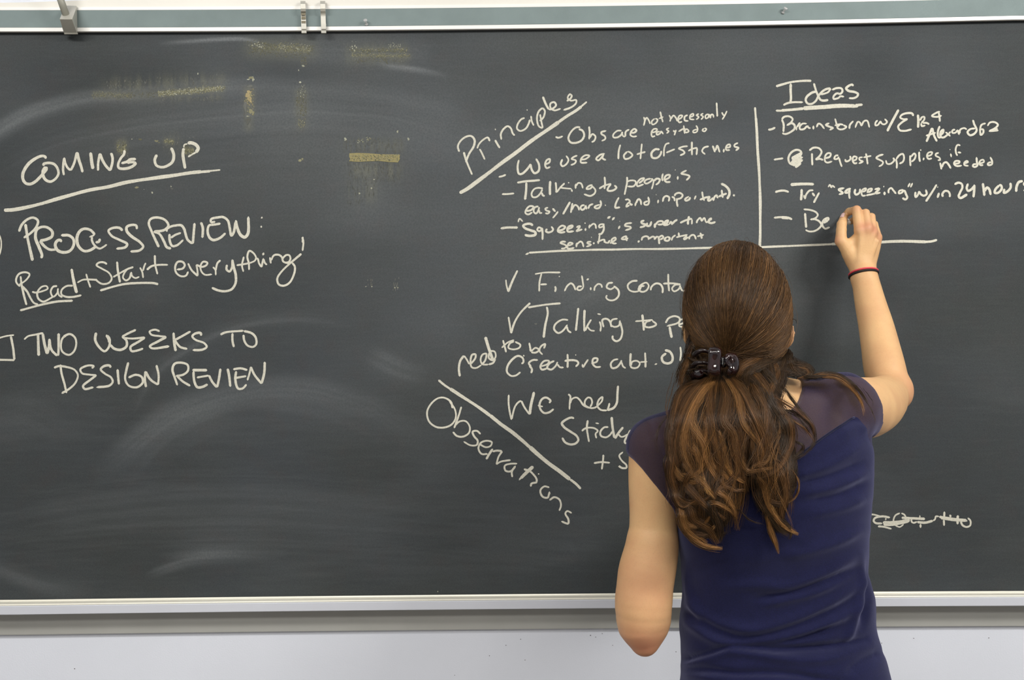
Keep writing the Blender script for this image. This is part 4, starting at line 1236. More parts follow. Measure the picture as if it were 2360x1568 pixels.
def normals(v, q):
    n = np.cross(v[q[:, 2]] - v[q[:, 0]], v[q[:, 3]] - v[q[:, 1]])
    out = np.zeros_like(v)
    for k in range(4):
        for a in range(3):
            out[:, a] += np.bincount(q[:, k], n[:, a], len(v))
    return out / np.maximum(np.linalg.norm(out, axis=1, keepdims=True), 1e-12)


def clip(v, tri, g):
    """part of a triangle mesh where g > 0, cut exactly along g = 0"""
    tri = np.asarray(tri)
    s = g[tri] > 0
    k = s.sum(1)
    full = tri[k == 3]
    newv = [v]
    base = len(v)
    faces = [full]
    for want in (1, 2):
        T = tri[k == want]
        S = s[k == want]
        if not len(T):
            continue
        odd = np.argmax(S, 1) if want == 1 else np.argmin(S, 1)
        r = np.arange(len(T))
        a, b, c = T[r, odd], T[r, (odd + 1) % 3], T[r, (odd + 2) % 3]
        def x(p, q):
            t = (g[p] / (g[p] - g[q]))[:, None]
            return v[p] * (1 - t) + v[q] * t
        ab, ac = x(a, b), x(a, c)
        i0 = base + np.arange(len(T))
        i1 = i0 + len(T)
        newv += [ab, ac]
        base += 2 * len(T)
        if want == 1:
            faces.append(np.stack([a, i0, i1], 1))
        else:
            faces.append(np.stack([i0, b, c], 1))
            faces.append(np.stack([i0, c, i1], 1))
    V = np.vstack(newv)
    Fc = np.vstack(faces)
    # merge doubles made on shared edges
    key = np.round(V * 2e5).astype(np.int64)
    used = np.unique(Fc)
    _, first, inv = np.unique(key[used], axis=0, return_index=True, return_inverse=True)
    inv = inv.ravel()
    mp = np.zeros(len(V), np.int64)
    mp[used] = inv
    Fc = mp[Fc]
    Fc = Fc[(Fc[:, 0] != Fc[:, 1]) & (Fc[:, 1] != Fc[:, 2]) & (Fc[:, 0] != Fc[:, 2])]
    return V[used][first], Fc


def PP(px, py, Y):
    return np.array(P(px, py, Y))


person = empty('person', (PP(1750, 1568, -.50)[0], -0.50, 0.0), 'woman in a navy top with long brown hair, seen from behind writing on the blackboard', 'person')

# --- torso sections from the outline seen in the photo: (py, left px, right px, depth centre, half depth)
TR = [(905, 1640, 1850, -.485, .045), (925, 1600, 1925, -.49, .062), (960, 1555, 1972, -.495, .078), (1000, 1532, 1992, -.50, .092), (1040, 1530, 2002, -.50, .100), (1090, 1536, 2001, -.50, .105),
      (1180, 1553, 1995, -.50, .106), (1240, 1564, 1991, -.50, .102), (1290, 1571, 1992, -.495, .098), (1383, 1575, 2007, -.49, .094), (1443, 1568, 2010, -.49, .098), (1500, 1572, 2026, -.495, .108),
      (1568, 1572, 2043, -.50, .118), (1660, 1560, 2062, -.505, .124), (1760, 1556, 2062, -.505, .120)]


def trows(shrink=0.0):
    out = []
    for py, xl, xr, yc, b in TR:
        a, c = PP(xl, py, yc), PP(xr, py, yc)
        out.append(((a[2] + c[2]) / 2, (a[0] + c[0]) / 2, yc, (c[0] - a[0]) / 2 - shrink, b - shrink))
    return out


SH = [((PP(1715, 905, -.475), .052), (PP(1815, 925, -.485), .042), (PP(1885, 928, -.49), .040), (PP(1945, 936, -.49), .048)),
      ((PP(1715, 915, -.475), .052), (PP(1610, 985, -.49), .043), (PP(1545, 1012, -.50), .043), (PP(1514, 1030, -.50), .0435))]
ARML = [(PP(1516, 1032, -.50), .0435), (PP(1507, 1110, -.50), .0395), (PP(1506, 1189, -.50), .0370), (PP(1503, 1256, -.505), .0408), (PP(1487, 1345, -.51), .0437), (PP(1482, 1432, -.515), .0375), (PP(1484, 1474, -.515), .0215)]
FOREL = [(PP(1486, 1430, -.50), .037), (PP(1494, 1330, -.42), .037), (PP(1500, 1230, -.34), .029), (PP(1504, 1185, -.31), .024)]
ARMR = [(PP(1945, 938, -.49), .0475), (PP(1985, 938, -.43), .0485), (PP(2015, 932, -.36), .0465), (PP(2038, 915, -.29), .0385), (PP(2054, 903, -.25), .0335)]
FORER = [(PP(2054, 903, -.250), .0335), (PP(2040, 855, -.225), .0368), (PP(2030, 805, -.19), .0350), (PP(2019, 752, -.16), .0322), (PP(2006, 700, -.135), .0290), (PP(1996, 655, -.115), .0262), (PP(1990, 632, -.108), .0250)]

body = SDF(PP(1390, 1700, -.50) * [1, 0, 1] + [0, -.665, 0], PP(2120, 460, -.10) * [1, 0, 1] + [0, -.012, 0], 0.0024)
body.loft(trows(0.018), 0.0)
for ch in SH:
    body.chain(ch, 0.03, -0.006)
body.chain(ARML, 0.012)
body.cone(PP(1475, 1450, -.517), PP(1486, 1484, -.517), .026, .0145, .018)
body.chain(FOREL, 0.015)
body.chain(ARMR, 0.014)
body.chain(FORER, 0.012)
body.cone(PP(2075, 893, -.252), PP(2070, 912, -.262), .0125, .0145, .022)          # elbow point
body.cone(PP(2000, 955, -.42), PP(2045, 935, -.30), .034, .026, .02)                 # triceps
# neck and head
body.cone(PP(1703, 850, -.455), PP(1715, 930, -.478), .050, .060, .02)
HC = PP(1699, 728, -.432)
body.ell(HC, (.0770, .092, .112), .004)
body.ell(PP(1699, 800, -.385), (.055, .066, .062), .03)
body.cone(PP(1699, 862, -.352), PP(1699, 858, -.352), .020, .020, .03)
body.cone(PP(1699, 732, -.343), PP(1699, 788, -.322), .008, .0105, .012)             # nose
body.ell(PP(1690, 794, -.330), (.007, .010, .006), .006)
body.ell(PP(1708, 794, -.330), (.007, .010, .006), .006)
for sx in (-1, 1):
    body.ell(PP(1699 + sx * 45, 742, -.336), (.016, .010, .010), .006, sub=True)      # eye sockets
    body.cone(PP(1699 + sx * 22, 723, -.350), PP(1699 + sx * 58, 721, -.366), .0055, .005, .014)
body.ell(PP(1699, 823, -.330), (.022, .008, .0045), .004)
body.ell(PP(1699, 831, -.331), (.019, .008, .0055), .004)
body.cone(PP(1674, 827, -.327), PP(1724, 827, -.327), .0012, .0012, .001, sub=True)


def rotz(a):
    return [[math.cos(a), -math.sin(a), 0], [math.sin(a), math.cos(a), 0], [0, 0, 1]]


for e_ in ((1812, 764, -1), (1583, 756, 1)):
    ec = PP(e_[0], e_[1], -.418)
    body.ell(ec, (.0055, .018, .0285), .005, rot=rotz(.55 * e_[2]))
    body.cone(ec, ec + np.array([e_[2] * .012, .012, -.004]), .008, .011, .006)
    body.ell(ec + np.array([-e_[2] * .0045, -.004, .004]), (.0035, .010, .017), .004, sub=True, rot=rotz(.55 * e_[2]))


def hand(S, W, mets, fingers, thumb, palm, web):
    for a, b, ra, rb in mets:
        S.cone(a, b, ra, rb, .007)
    for c, r, rot in palm:
        S.ell(c, r, .008, rot=rot)
    for a, b, ra, rb in web:
        S.cone(a, b, ra, rb, .006)
    for fg in fingers + [thumb]:
        for (p, q) in zip(fg[:-1], fg[1:]):
            S.cone(p[0], q[0], p[1], q[1], .0012)
        for (p, r) in fg[:-1]:
            S.cone(p, p, r * 1.05, r * 1.05, .001)


# right hand, writing
W = PP(1990, 630, -.107)
mets = [(PP(1979, 618, -.104), PP(1983, 532, -.112), .0135, .0098), (PP(1987, 618, -.106), PP(2000, 528, -.115), .0135, .0098),
        (PP(1995, 618, -.105), PP(2012, 535, -.109), .0130, .0092), (PP(2001, 618, -.103), PP(2022, 548, -.099), .0120, .0085),
        (PP(1975, 612, -.100), PP(1942, 560, -.104), .0150, .0118), (PP(1990, 640, -.110), PP(1985, 605, -.106), .0235, .0175),
        (PP(1995, 640, -.108), PP(1999, 605, -.104), .0200, .0150)]
palm = [(PP(1993, 575, -.097), (.027, .0155, .042), None), (PP(1967, 590, -.097), (.017, .015, .027), None), (PP(2004, 560, -.092), (.021, .014, .027), None)]
web = [(PP(1952, 566, -.102), PP(1975, 550, -.102), .0095, .0105), (PP(1955, 585, -.100), PP(1985, 575, -.104), .011, .012)]
fingers = [
    [(PP(1981, 532, -.112), .0106), (PP(1974, 484, -.100), .0088), (PP(1957, 488, -.072), .0078), (PP(1947, 497, -.052), .0066)],
    [(PP(2000, 527, -.115), .0098), (PP(1995, 491, -.103), .0080), (PP(1979, 499, -.072), .0072), (PP(1962, 511, -.050), .0064)],
    [(PP(2012, 534, -.109), .0092), (PP(2008, 500, -.096), .0078), (PP(1995, 512, -.066), .0068), (PP(1981, 523, -.049), .0060)],
    [(PP(2022, 547, -.099), .0088), (PP(2015, 517, -.086), .0072), (PP(2008, 533, -.060), .0062), (PP(1996, 540, -.050), .0056)]]
thumb = [(PP(1938, 556, -.103), .0116), (PP(1939, 530, -.098), .0100), (PP(1940, 517, -.094), .0096), (PP(1945, 501, -.073), .0080)]
hand(body, W, mets, fingers, thumb, palm, web)
# tendons and knuckles on the back of the hand
for (p, q) in (((1980, 600), (1984, 540)), ((1988, 600), (2000, 536)), ((1996, 602), (2012, 543)), ((2002, 606), (2022, 556))):
    body.cone(PP(*p, -.1165), PP(*q, -.1195), .0035, .0042, .006)
for x, y, z in ((1983, 531, -.117), (2000, 528, -.120), (2012, 535, -.114), (2022, 549, -.104)):
    body.ell(PP(x, y, z), (.0075, .006, .0085), .006)
# left hand, held in front of the chest
fl = lambda x, y, Y: PP(x, y, Y)
hand(body, None, [(fl(1503, 1190, -.31), fl(1520, 1130, -.29), .016, .013), (fl(1508, 1190, -.31), fl(1535, 1138, -.285), .016, .012), (fl(1500, 1195, -.315), fl(1508, 1125, -.30), .014, .011), (fl(1510, 1195, -.305), fl(1545, 1150, -.28), .013, .010)],
     [[(fl(1508, 1125, -.30), .009), (fl(1520, 1090, -.30), .008), (fl(1545, 1078, -.315), .0072), (fl(1560, 1082, -.33), .006)],
      [(fl(1520, 1130, -.29), .009), (fl(1540, 1098, -.285), .008), (fl(1566, 1092, -.30), .0072), (fl(1580, 1098, -.318), .006)],
      [(fl(1535, 1138, -.285), .0088), (fl(1558, 1112, -.275), .0078), (fl(1582, 1110, -.29), .007), (fl(1592, 1116, -.305), .006)],
      [(fl(1545, 1150, -.28), .0078), (fl(1568, 1134, -.27), .0068), (fl(1586, 1134, -.282), .006), (fl(1594, 1138, -.294), .0054)]],
     [(fl(1505, 1180, -.325), .012), (fl(1518, 1150, -.345), .010), (fl(1530, 1125, -.35), .0088), (fl(1540, 1108, -.345), .0072)],
     [(fl(1522, 1165, -.30), (.022, .014, .028), None)], [])

bv, bq = body.mesh(1)
bx, by = UNP(bv)


def blob(c, r):
    return np.exp(-((bv - PP(*c)) ** 2).sum(1) / (r * r))


red = (0.9 * blob((1482, 1478, -.53), .036) + 0.6 * blob((2078, 905, -.26), .034) + .5 * blob((1983, 525, -.12), .013) + .6 * blob((2002, 525, -.12), .013) + .6 * blob((2014, 532, -.115), .013)
       + .6 * blob((2025, 548, -.105), .012) + .5 * blob((1974, 480, -.10), .010) + .35 * blob((1487, 1345, -.55), .05) + .5 * blob((1946, 492, -.06), .010) + .6 * blob((1925, 553, -.105), .012) + .5 * blob((1818, 763, -.42), .02))
m, nt, b = newmat('skin')
at = N(nt, 'ShaderNodeAttribute', attribute_name='red')
n1 = noise(nt, 22, 4)
n2 = noise(nt, 420, 3)
base = mixcol(nt, lin(218, 177, 128), lin(210, 165, 120), ramp(nt, n1.outputs[0], .35, .65))
base = mixcol(nt, base, lin(190, 122, 98), at.outputs['Fac'])
base = mixcol(nt, base, lin(186, 142, 104), ramp(nt, n2.outputs[0], .5, .8, 0, .25))
nt.links.new(base, b.inputs['Base Color'])
b.inputs['Roughness'].default_value = 0.52
b.inputs['Specular IOR Level'].default_value = 0.35
b.inputs['Subsurface Weight'].default_value = 0.12
b.inputs['Subsurface Radius'].default_value = (0.9, 0.35, 0.2)
b.inputs['Subsurface Scale'].default_value = 0.006
bp = N(nt, 'ShaderNodeBump')
bp.inputs['Strength'].default_value = 0.12
bp.inputs['Distance'].default_value = 0.0006
nt.links.new(n2.outputs[0], bp.inputs['Height'])
nt.links.new(bp.outputs[0], b.inputs['Normal'])
MAT['skin'] = m
mesh_np('body', bv, bq, MAT['skin'], person, smooth=True, attrs={'red': np.clip(red, 0, 1)})

# eyes, thumbnail
ey = simple('eye_white', (235, 232, 226), 0.2)
iris = simple('eye_iris', (70, 50, 35), 0.2)
for sx in (-1, 1):
    c = Vector(PP(1699 + sx * 42, 742, -.3570))
    e = tube('eye', [c + Vector((0, math.cos(a) * -.0105, 0)) for a in np.linspace(0, math.pi, 12)], [max(1e-4, math.sin(a) * .0105) for a in np.linspace(0, math.pi, 12)], ey, person, 16)
    tube('iris', [c + Vector((0, .0092, 0)), c + Vector((0, .01065, 0))], [.0055, .0045], iris, e, 14)
nail = simple('fingernail', (226, 190, 186), 0.3, var=.03)
tv = []
tA, tB = PP(1940, 515, -.0925), PP(1945, 501, -.0735)
ta = (tB - tA) / np.linalg.norm(tB - tA)
tc = np.array([0, -1.0, 0]) - ta * (-ta[1])
tc /= np.linalg.norm(tc)
ts = np.cross(ta, tc)
ts = ts if ts[0] < 0 else -ts
for i in range(5):
    t = .42 + .75 * i / 4
    for j in range(5):
        a = math.radians(58 + (j - 2) * 14)
        rr_ = .0092 - .0012 * t - .0002 * (j in (0, 4)) - .0010 * max(0, t - .9)
        tv.append(tA + (tB - tA) * t + (tc * math.cos(a) + ts * math.sin(a)) * (rr_ + .0004))
mesh_np('fingernail', tv, [(i * 5 + j, i * 5 + j + 1, i * 5 + 6 + j, i * 5 + 5 + j) for i in range(4) for j in range(4)], nail, person, smooth=True)

# --- shirt
sh = SDF(PP(1385, 1745, -.50) * [1, 0, 1] + [0, -.665, 0], PP(2090, 830, -.50) * [1, 0, 1] + [0, -.30, 0], 0.0028)
sh.loft(trows(0.0), 0.0)
for ch in SH:
    sh.chain(ch, 0.03, 0.0)
sl = SDF(sh.lo, sh.lo + sh.h, sh.h)
sl.n = sh.n.copy()
sl.F = np.full(sl.n, 0.2, np.float32)
sl.chain(ARML[:4], .010, .0045)
dA = PP(1448, 1042, -.50)
dB = PP(1560, 1186, -.50)
dn = np.array([-(dB - dA)[2], 0, (dB - dA)[0]])
dn /= np.linalg.norm(dn)
if dn[2] < 0:
    dn = -dn
sl.cut(lambda X, Y, Z: -((X - dA[0]) * dn[0] + (Z - dA[2]) * dn[2]) + 0 * Y)
F1 = sl.F.copy()
sl.F[:] = .2
sl.chain(ARMR[:4], .012, .0055)
# the right sleeve ends in a plane across the upper arm
q0 = PP(1999, 940, -.485)
ax = np.array([.75, .45, .45])
ax /= np.linalg.norm(ax)
sl.cut(lambda X, Y, Z: (X - q0[0]) * ax[0] + (Y - q0[1]) * ax[1] + (Z - q0[2]) * ax[2])
for G in (F1, sl.F):
    k = .012
    hh = np.clip(.5 + .5 * (sh.F - G) / k, 0, 1)
    sh.F = sh.F * (1 - hh) + G * hh - k * hh * (1 - hh)
# neckline: carve around the neck
nc = PP(1722, 862, -.48)


def neckcut(X, Y, Z):
    u = (X - nc[0]) / .080
    w = (Z - nc[2]) / .066
    return -(np.sqrt(u * u + w * w) - 1) * .07 + 0 * Y


sh.cut(neckcut)
hemz = PP(1750, 1715, -.5)[2]
sh.cut(lambda X, Y, Z: hemz - Z + 0 * X + 0 * Y)
sv, sq_ = sh.mesh(1)
sn = normals(sv, sq_)
px, py = UNP(sv)

# folds: raised (+) and sunken (-) creases over the back, widths in photo pixels, heights in mm
FO = [
 (4.5, 15, (1400, 1220, 3.371), '560,560 650,600 800,720 950,775 1150,782 1400,722 1650,622 1850,520 2000,420'),
 (-5, 14, (1400, 1220, 3.371), '600,640 690,690 900,800 1100,852 1350,800 1700,652 1980,470'),
 (5, 14, (1400, 1220, 3.371), '570,640 650,735 850,862 1000,900 1200,880 1500,800 1800,682 2020,545'),
 (-7, 9, (1400, 1220, 3.371), '560,1015 620,1010 800,962 950,918 1150,932 1400,935 1800,902 2000,860'),
 (-5, 9, (1400, 1220, 3.371), '1000,915 1200,900 1400,870 1600,820 1800,740'),
 (4.5, 12, (1400, 1220, 3.371), '560,1075 700,1010 950,945 1150,965 1400,1015 1700,1010 2050,895'),
 (-4.5, 9, (1400, 1220, 3.371), '590,1085 800,1100 1000,1125 1200,1120 1450,1130 1650,1165 1900,1190'),
 (4, 12, (1400, 1220, 3.371), '600,1140 900,1160 1200,1165 1450,1170'),
 (3, 13, (1400, 1220, 3.371), '900,445 1200,432 1400,442 1700,335 1950,200'),
 (-3, 10, (1400, 1220, 3.371), '1150,540 1400,505 1700,405 1950,300'),
 (3, 10, (1400, 1220, 3.371), '1200,590 1400,540 1600,490 1850,380'),
 (2.5, 12, (1400, 1220, 3.371), '1350,210 1550,175 1800,100 1980,0'),
 (-3, 12, (1400, 1220, 3.371), '1850,1130 2000,1020 2150,950'),
 (3.5, 10, (1400, 1220, 3.371), '1980,200 1990,400 1950,560 1900,760 1860,900'),
 (-4, 9, (1400, 1220, 3.371), '2010,260 2030,420 2010,600 1980,760'),
 (3, 10, (1400, 1220, 3.371), '600,300 620,450 680,600 740,760'),
 (3, 13, (1750, 740, 3.92), '280,1420 600,1310 950,1105'),
 (-3, 11, (1750, 740, 3.92), '320,1480 650,1400 980,1260'),
 (3, 12, (1750, 740, 3.92), '350,1570 700,1490 990,1360'),
 (-2.5, 10, (1750, 740, 3.92), '420,1640 720,1570 980,1450'),
 (2.5, 12, (1750, 740, 3.92), '430,1760 750,1690 960,1600'),
 (2.5, 14, (1750, 740, 3.92), '700,1050 880,960 985,1000'),
 (2.0, 9, (1750, 740, 3.92), '560,560 680,700 760,860'), (-2.0, 8, (1750, 740, 3.92), '640,520 780,660 860,820'),
 (2.0, 9, (1750, 740, 3.92), '720,510 850,640 930,820'),
 (-3, 7, (1400, 900, 4.612), '430,330 470,440 540,570 590,700'), (2.5, 9, (1400, 900, 4.612), '500,290 540,420 620,560'),
]
disp = np.zeros(len(sv))
front = np.clip((-sn[:, 1] + .25) / .5, 0, 1)
for amp, w, (ox, oy, s), t in FO:
    c = spl([[float(a) for a in q.split(',')] for q in t.split()], 14) / s + [ox, oy]
    best = np.full(len(sv), 1e9)
    tt = np.zeros(len(sv))
    for i in range(len(c) - 1):
        d = c[i + 1] - c[i]
        u = np.clip(((px - c[i, 0]) * d[0] + (py - c[i, 1]) * d[1]) / (d @ d), 0, 1)
        D = (px - c[i, 0] - u * d[0]) ** 2 + (py - c[i, 1] - u * d[1]) ** 2
        mm = D < best
        best[mm] = D[mm]
        tt[mm] = ((i + u) / (len(c) - 1))[mm]
    disp += 1.6 * amp * .001 * np.exp(-best / (w * w)) * np.clip(4 * np.minimum(tt, 1 - tt) + .25, 0, 1) * front
disp += .0006 * (n2d(px + 4 * n2d(px, py, 5, .05, .02), py + (px - 1700) * .25, 6, .004, .05) - .5) * 2
sv = sv + sn * disp[:, None]
tri = np.vstack([sq_[:, [0, 1, 2]], sq_[:, [0, 2, 3]]])
seam = spl([(1300, 1205), (1480, 1205), (1560, 1196), (1620, 1165), (1700, 1125), (1780, 1090), (1830, 1057), (1860, 1036), (1905, 1003), (1940, 980), (1974, 962), (1990, 985), (2012, 1030), (2100, 1090)], 12)
g = py - np.interp(px, seam[:, 0], seam[:, 1])


def fabric(name, c0, c1, sheer=0.0):
    m, nt, b = newmat(name)
    n1 = noise(nt, 900, 3)
    n3 = noise(nt, 40, 4)
    base = mixcol(nt, lin(*c0), lin(*c1), ramp(nt, n1.outputs[0], .35, .75))
    base = mixcol(nt, base, lin(*c1), ramp(nt, n3.outputs[0], .45, .8, 0, .4))
    nt.links.new(base, b.inputs['Base Color'])
    b.inputs['Roughness'].default_value = 0.85
    b.inputs['Specular IOR Level'].default_value = 0.15
    b.inputs['Sheen Weight'].default_value = 0.35
    b.inputs['Sheen Roughness'].default_value = 0.5
    b.inputs['Sheen Tint'].default_value = (.45, .46, .75, 1)
    bp = N(nt, 'ShaderNodeBump')
    bp.inputs['Strength'].default_value = 0.35
    bp.inputs['Distance'].default_value = 0.0008
    nt.links.new(n1.outputs[0], bp.inputs['Height'])
    nt.links.new(bp.outputs[0], b.inputs['Normal'])
    if sheer:
        n2 = noise(nt, 1400, 2)
        nt.links.new(ramp(nt, n2.outputs[0], .3, .7, 1 - sheer * 1.3, 1 - sheer * .7), b.inputs['Alpha'])
    return m


V1, F1_ = clip(sv, tri, g)
V2, F2_ = clip(sv, tri, -g)
shirt = mesh_np('shirt', V1, F1_, fabric('navy_jersey', (14, 16, 44), (25, 27, 64)), person, smooth=True)
yoke = mesh_np('sheer_yoke', V2, F2_, fabric('sheer_navy_mesh', (28, 24, 48), (38, 32, 62), .24), shirt, smooth=True)
yoke['label'] = 'see-through purplish shoulder panel and cap sleeves'
# seam cord between yoke and jersey, hems of the sleeves
sc = seam[(seam[:, 0] > 1560) & (seam[:, 0] < 1975)]
from_surface = []
backm = sn[:, 1] < 0
bpx, bpy_, bV = px[backm], py[backm], sv[backm]
for a, b_ in sc[::3]:
    j = np.argmin((bpx - a) ** 2 + (bpy_ - b_) ** 2)
    from_surface.append(Vector(P(a, b_, bV[j, 1] - .0016)))
tube('yoke_seam', from_surface, .0016, fabric('seam_thread', (10, 11, 32), (16, 17, 44)), shirt, n=8)

# --- trousers and shoes below the frame
tz = lambda py, yc: PP(1800, py, yc)
hipc = PP(1808, 1700, -.505)
tr = SDF((hipc[0] - .24, -.68, .05), (hipc[0] + .24, -.36, hipc[2] + .06), .006)
tr.loft([(hipc[2] + .05, hipc[0], -.505, .160, .112), (hipc[2], hipc[0], -.505, .168, .118), (hipc[2] - .06, hipc[0], -.505, .170, .118), (hipc[2] - .12, hipc[0], -.505, .165, .105)], 0)
for s_ in (-1, 1):
    x = hipc[0] + s_ * .085
    tr.chain([((x, -.505, hipc[2] - .06), .086), ((x + s_ * .005, -.50, .62), .074), ((x + s_ * .01, -.49, .46), .058), ((x + s_ * .012, -.50, .30), .055), ((x + s_ * .012, -.505, .10), .042)], .012)
v, q = tr.mesh(2)
mesh_np('trousers', v, q, simple('dark_denim', (40, 44, 62), .85, var=.2, vscale=60), person, smooth=True)
for s_ in (-1, 1):
    x = hipc[0] + s_ * .097
    sd = SDF((x - .08, -.60, 0), (x + .08, -.26, .13), .004)
    sd.cone((x, -.53, .038), (x + s_ * .02, -.33, .028), .036, .030, .01)
    sd.cone((x, -.51, .05), (x, -.505, .10), .040, .042, .02)
    sd.cone((x + s_ * .01, -.42, .03), (x + s_ * .018, -.34, .028), .042, .036, .015)
    sd.cut(lambda X, Y, Z: .003 - Z + 0 * X + 0 * Y)
    v, q = sd.mesh(1)
    v[:, 2] = np.maximum(v[:, 2] - .0035, 0)
    mesh_np('shoe', v, q, simple('black_leather', (34, 32, 32), .4), person, smooth=True)
# ------------------------------------------------------------------ hair
CLIPC = (1660, 836)
HAIRM = attr_mat('brown_hair', rough=0.42, spec=0.45)
hb = HAIRM.node_tree.nodes['Principled BSDF']
hb.inputs['Roughness'].default_value = 0.42
hb.inputs['Specular IOR Level'].default_value = 0.35
CAPC = PP(1696, 722, -.442)
CAPR = np.array([.0805, .1050, .1150])

# dark under-mass so that no skin or cloth shows between strands
ha = SDF(PP(1500, 1320, -.60) * [1, 0, 1] + [0, -.69, 0], PP(1920, 530, -.45) * [1, 0, 1] + [0, -.30, 0], 0.003)
ha.ell(CAPC, CAPR - .004, .004)
ha.cut(lambda X, Y, Z: np.minimum((Y + .395) + np.maximum(0, 0 * X), (PP(1700, 606, -.4)[2] - Z) + 0 * Y + 0 * X))
HROWS = [(828, 1622, 1796, -.480, .052), (862, 1600, 1812, -.505, .054), (905, 1575, 1788, -.550, .054), (950, 1556, 1786, -.585, .046), (1010, 1552, 1804, -.600, .036), (1060, 1552, 1822, -.606, .030),
         (1100, 1560, 1822, -.608, .024), (1118, 1575, 1812, -.606, .012)]
rows = []
for a_, xl, xr, yc, b_ in HROWS:
    A_, B_ = PP(xl, a_, yc), PP(xr, a_, yc)
    rows.append(((A_[2] + B_[2]) / 2, (A_[0] + B_[0]) / 2, yc, (B_[0] - A_[0]) / 2, b_))
ha.loft(rows, .012, e=2.2)
ha.chain([(PP(1630, 1120, -.612), .030), (PP(1650, 1170, -.612), .026), (PP(1648, 1205, -.612), .014), (PP(1650, 1225, -.612), .006)], .01)
ha.chain([(PP(1690, 1110, -.612), .024), (PP(1690, 1150, -.612), .014)], .01)
ha.chain([(PP(1790, 1090, -.612), .024), (PP(1788, 1140, -.612), .020), (PP(1790, 1180, -.612), .012), (PP(1800, 1215, -.612), .005)], .01)
hv, hq = ha.mesh(2)
hpx, hpy = UNP(hv)
hcol = np.array(lin(40, 26, 14))[None, :] * (0.75 + .5 * n2d(hpx, hpy, 12, .12, .02))[:, None]
UNDERM = attr_mat('dark_under_hair', rough=.95, spec=.05)
hair = mesh_np('hair', hv, hq, UNDERM, person, smooth=True, cols=hcol)
hair['label'] = 'long wavy brown hair gathered in the clip and falling over the back'

# depth of the hair surface seen from behind, on a photo-pixel lattice (used to lay strands on real volume)
hnn = normals(hv, hq)
hs = hv[(hv[:, 1] < -.40) & (hnn[:, 1] < -.12)]
LX, LY = np.arange(1480, 1960, 4), np.arange(530, 1330, 4)
DEP = np.full((len(LX), len(LY)), np.nan)
ax_, ay_ = UNP(hs)
ii, jj = ((ax_ - 1480) / 4).round().astype(int), ((ay_ - 530) / 4).round().astype(int)
ok = (ii >= 0) & (ii < len(LX)) & (jj >= 0) & (jj < len(LY))
tmpd = np.full(DEP.shape, 9.0)
np.minimum.at(tmpd, (ii[ok], jj[ok]), hs[ok, 1])
DEP = np.where(tmpd < 8, tmpd, np.nan)
for _ in range(60):      # grow outwards so that wisps have a depth too
    nan = np.isnan(DEP)
    if not nan.any():
        break
    pad = np.pad(DEP, 1, constant_values=np.nan)
    st_ = np.stack([pad[:-2, 1:-1], pad[2:, 1:-1], pad[1:-1, :-2], pad[1:-1, 2:]])
    cnt_ = (~np.isnan(st_)).sum(0)
    mean = np.nansum(st_, 0) / np.maximum(cnt_, 1)
    DEP = np.where(nan & (cnt_ > 0), mean, DEP)
DEP = np.where(np.isnan(DEP), -.61, DEP)
for _ in range(6):
    pad = np.pad(DEP, 1, mode='edge')
    DEP = (pad[:-2, 1:-1] + pad[2:, 1:-1] + pad[1:-1, :-2] + pad[1:-1, 2:] + DEP * 2) / 6
# the back of the shirt and body, so that hair lies on it and never inside
bk = np.full(DEP.shape, 9.0)
allv = np.vstack([sv[sn[:, 1] < -.05], bv[normals(bv, bq)[:, 1] < -.05]])
ax_, ay_ = UNP(allv)
ii, jj = ((ax_ - 1480) / 4).round().astype(int), ((ay_ - 530) / 4).round().astype(int)
ok = (ii >= 0) & (ii < len(LX)) & (jj >= 0) & (jj < len(LY))
np.minimum.at(bk, (ii[ok], jj[ok]), allv[ok, 1])
pad = np.pad(bk, 1, mode='edge')
bk = np.minimum.reduce([pad[1:-1, 1:-1], pad[:-2, 1:-1], pad[2:, 1:-1], pad[1:-1, :-2], pad[1:-1, 2:]])


def depth(x, y):
    u = np.clip((x - 1480) / 4, 0, len(LX) - 1.01)
    v = np.clip((y - 530) / 4, 0, len(LY) - 1.01)
    i, j = u.astype(int), v.astype(int)
    a, b = u - i, v - j
    d = (DEP[i, j] * (1 - a) + DEP[i + 1, j] * a) * (1 - b) + (DEP[i, j + 1] * (1 - a) + DEP[i + 1, j + 1] * a) * b
    return np.minimum(d, bk[i, j] - .004)


class Strands:
    def __init__(s):
        s.v, s.f, s.c, s.n = [], [], [], 0

    def add(s, P3, rad, col):
        """P3 (S, K, 3) strands, rad (S, K) radii, col (S, K, 3): three-sided tapered strands"""
        S, K, _ = P3.shape
        T = np.gradient(P3, axis=1)
        T /= np.maximum(np.linalg.norm(T, axis=2, keepdims=True), 1e-9)
        ref = np.array([0.15, -1.0, 0.1])
        A = np.cross(T, ref)
        A /= np.maximum(np.linalg.norm(A, axis=2, keepdims=True), 1e-9)
        Bn = np.cross(A, T)
        ring = []
        for k in range(3):
            an = 2 * math.pi * k / 3 + .5
            ring.append(P3 + (A * math.cos(an) + Bn * math.sin(an)) * rad[..., None])
        V = np.stack(ring, 2).reshape(-1, 3)
        base = s.n + (np.arange(S)[:, None] * K + np.arange(K - 1)[None, :]) * 3
        for k in range(3):
            l = (k + 1) % 3
            s.f.append(np.stack([base + k, base + l, base + 3 + l, base + 3 + k], -1).reshape(-1, 4))
        s.v.append(V)
        s.c.append(np.repeat(col.reshape(-1, 3), 3, 0))
        s.n += len(V)

    def done(s, name, label, parent):
        o = mesh_np(name, np.vstack(s.v), np.vstack(s.f), HAIRM, parent, smooth=True, cols=np.vstack(s.c))
        o['kind'] = 'stuff'
        o['label'] = label
        return o


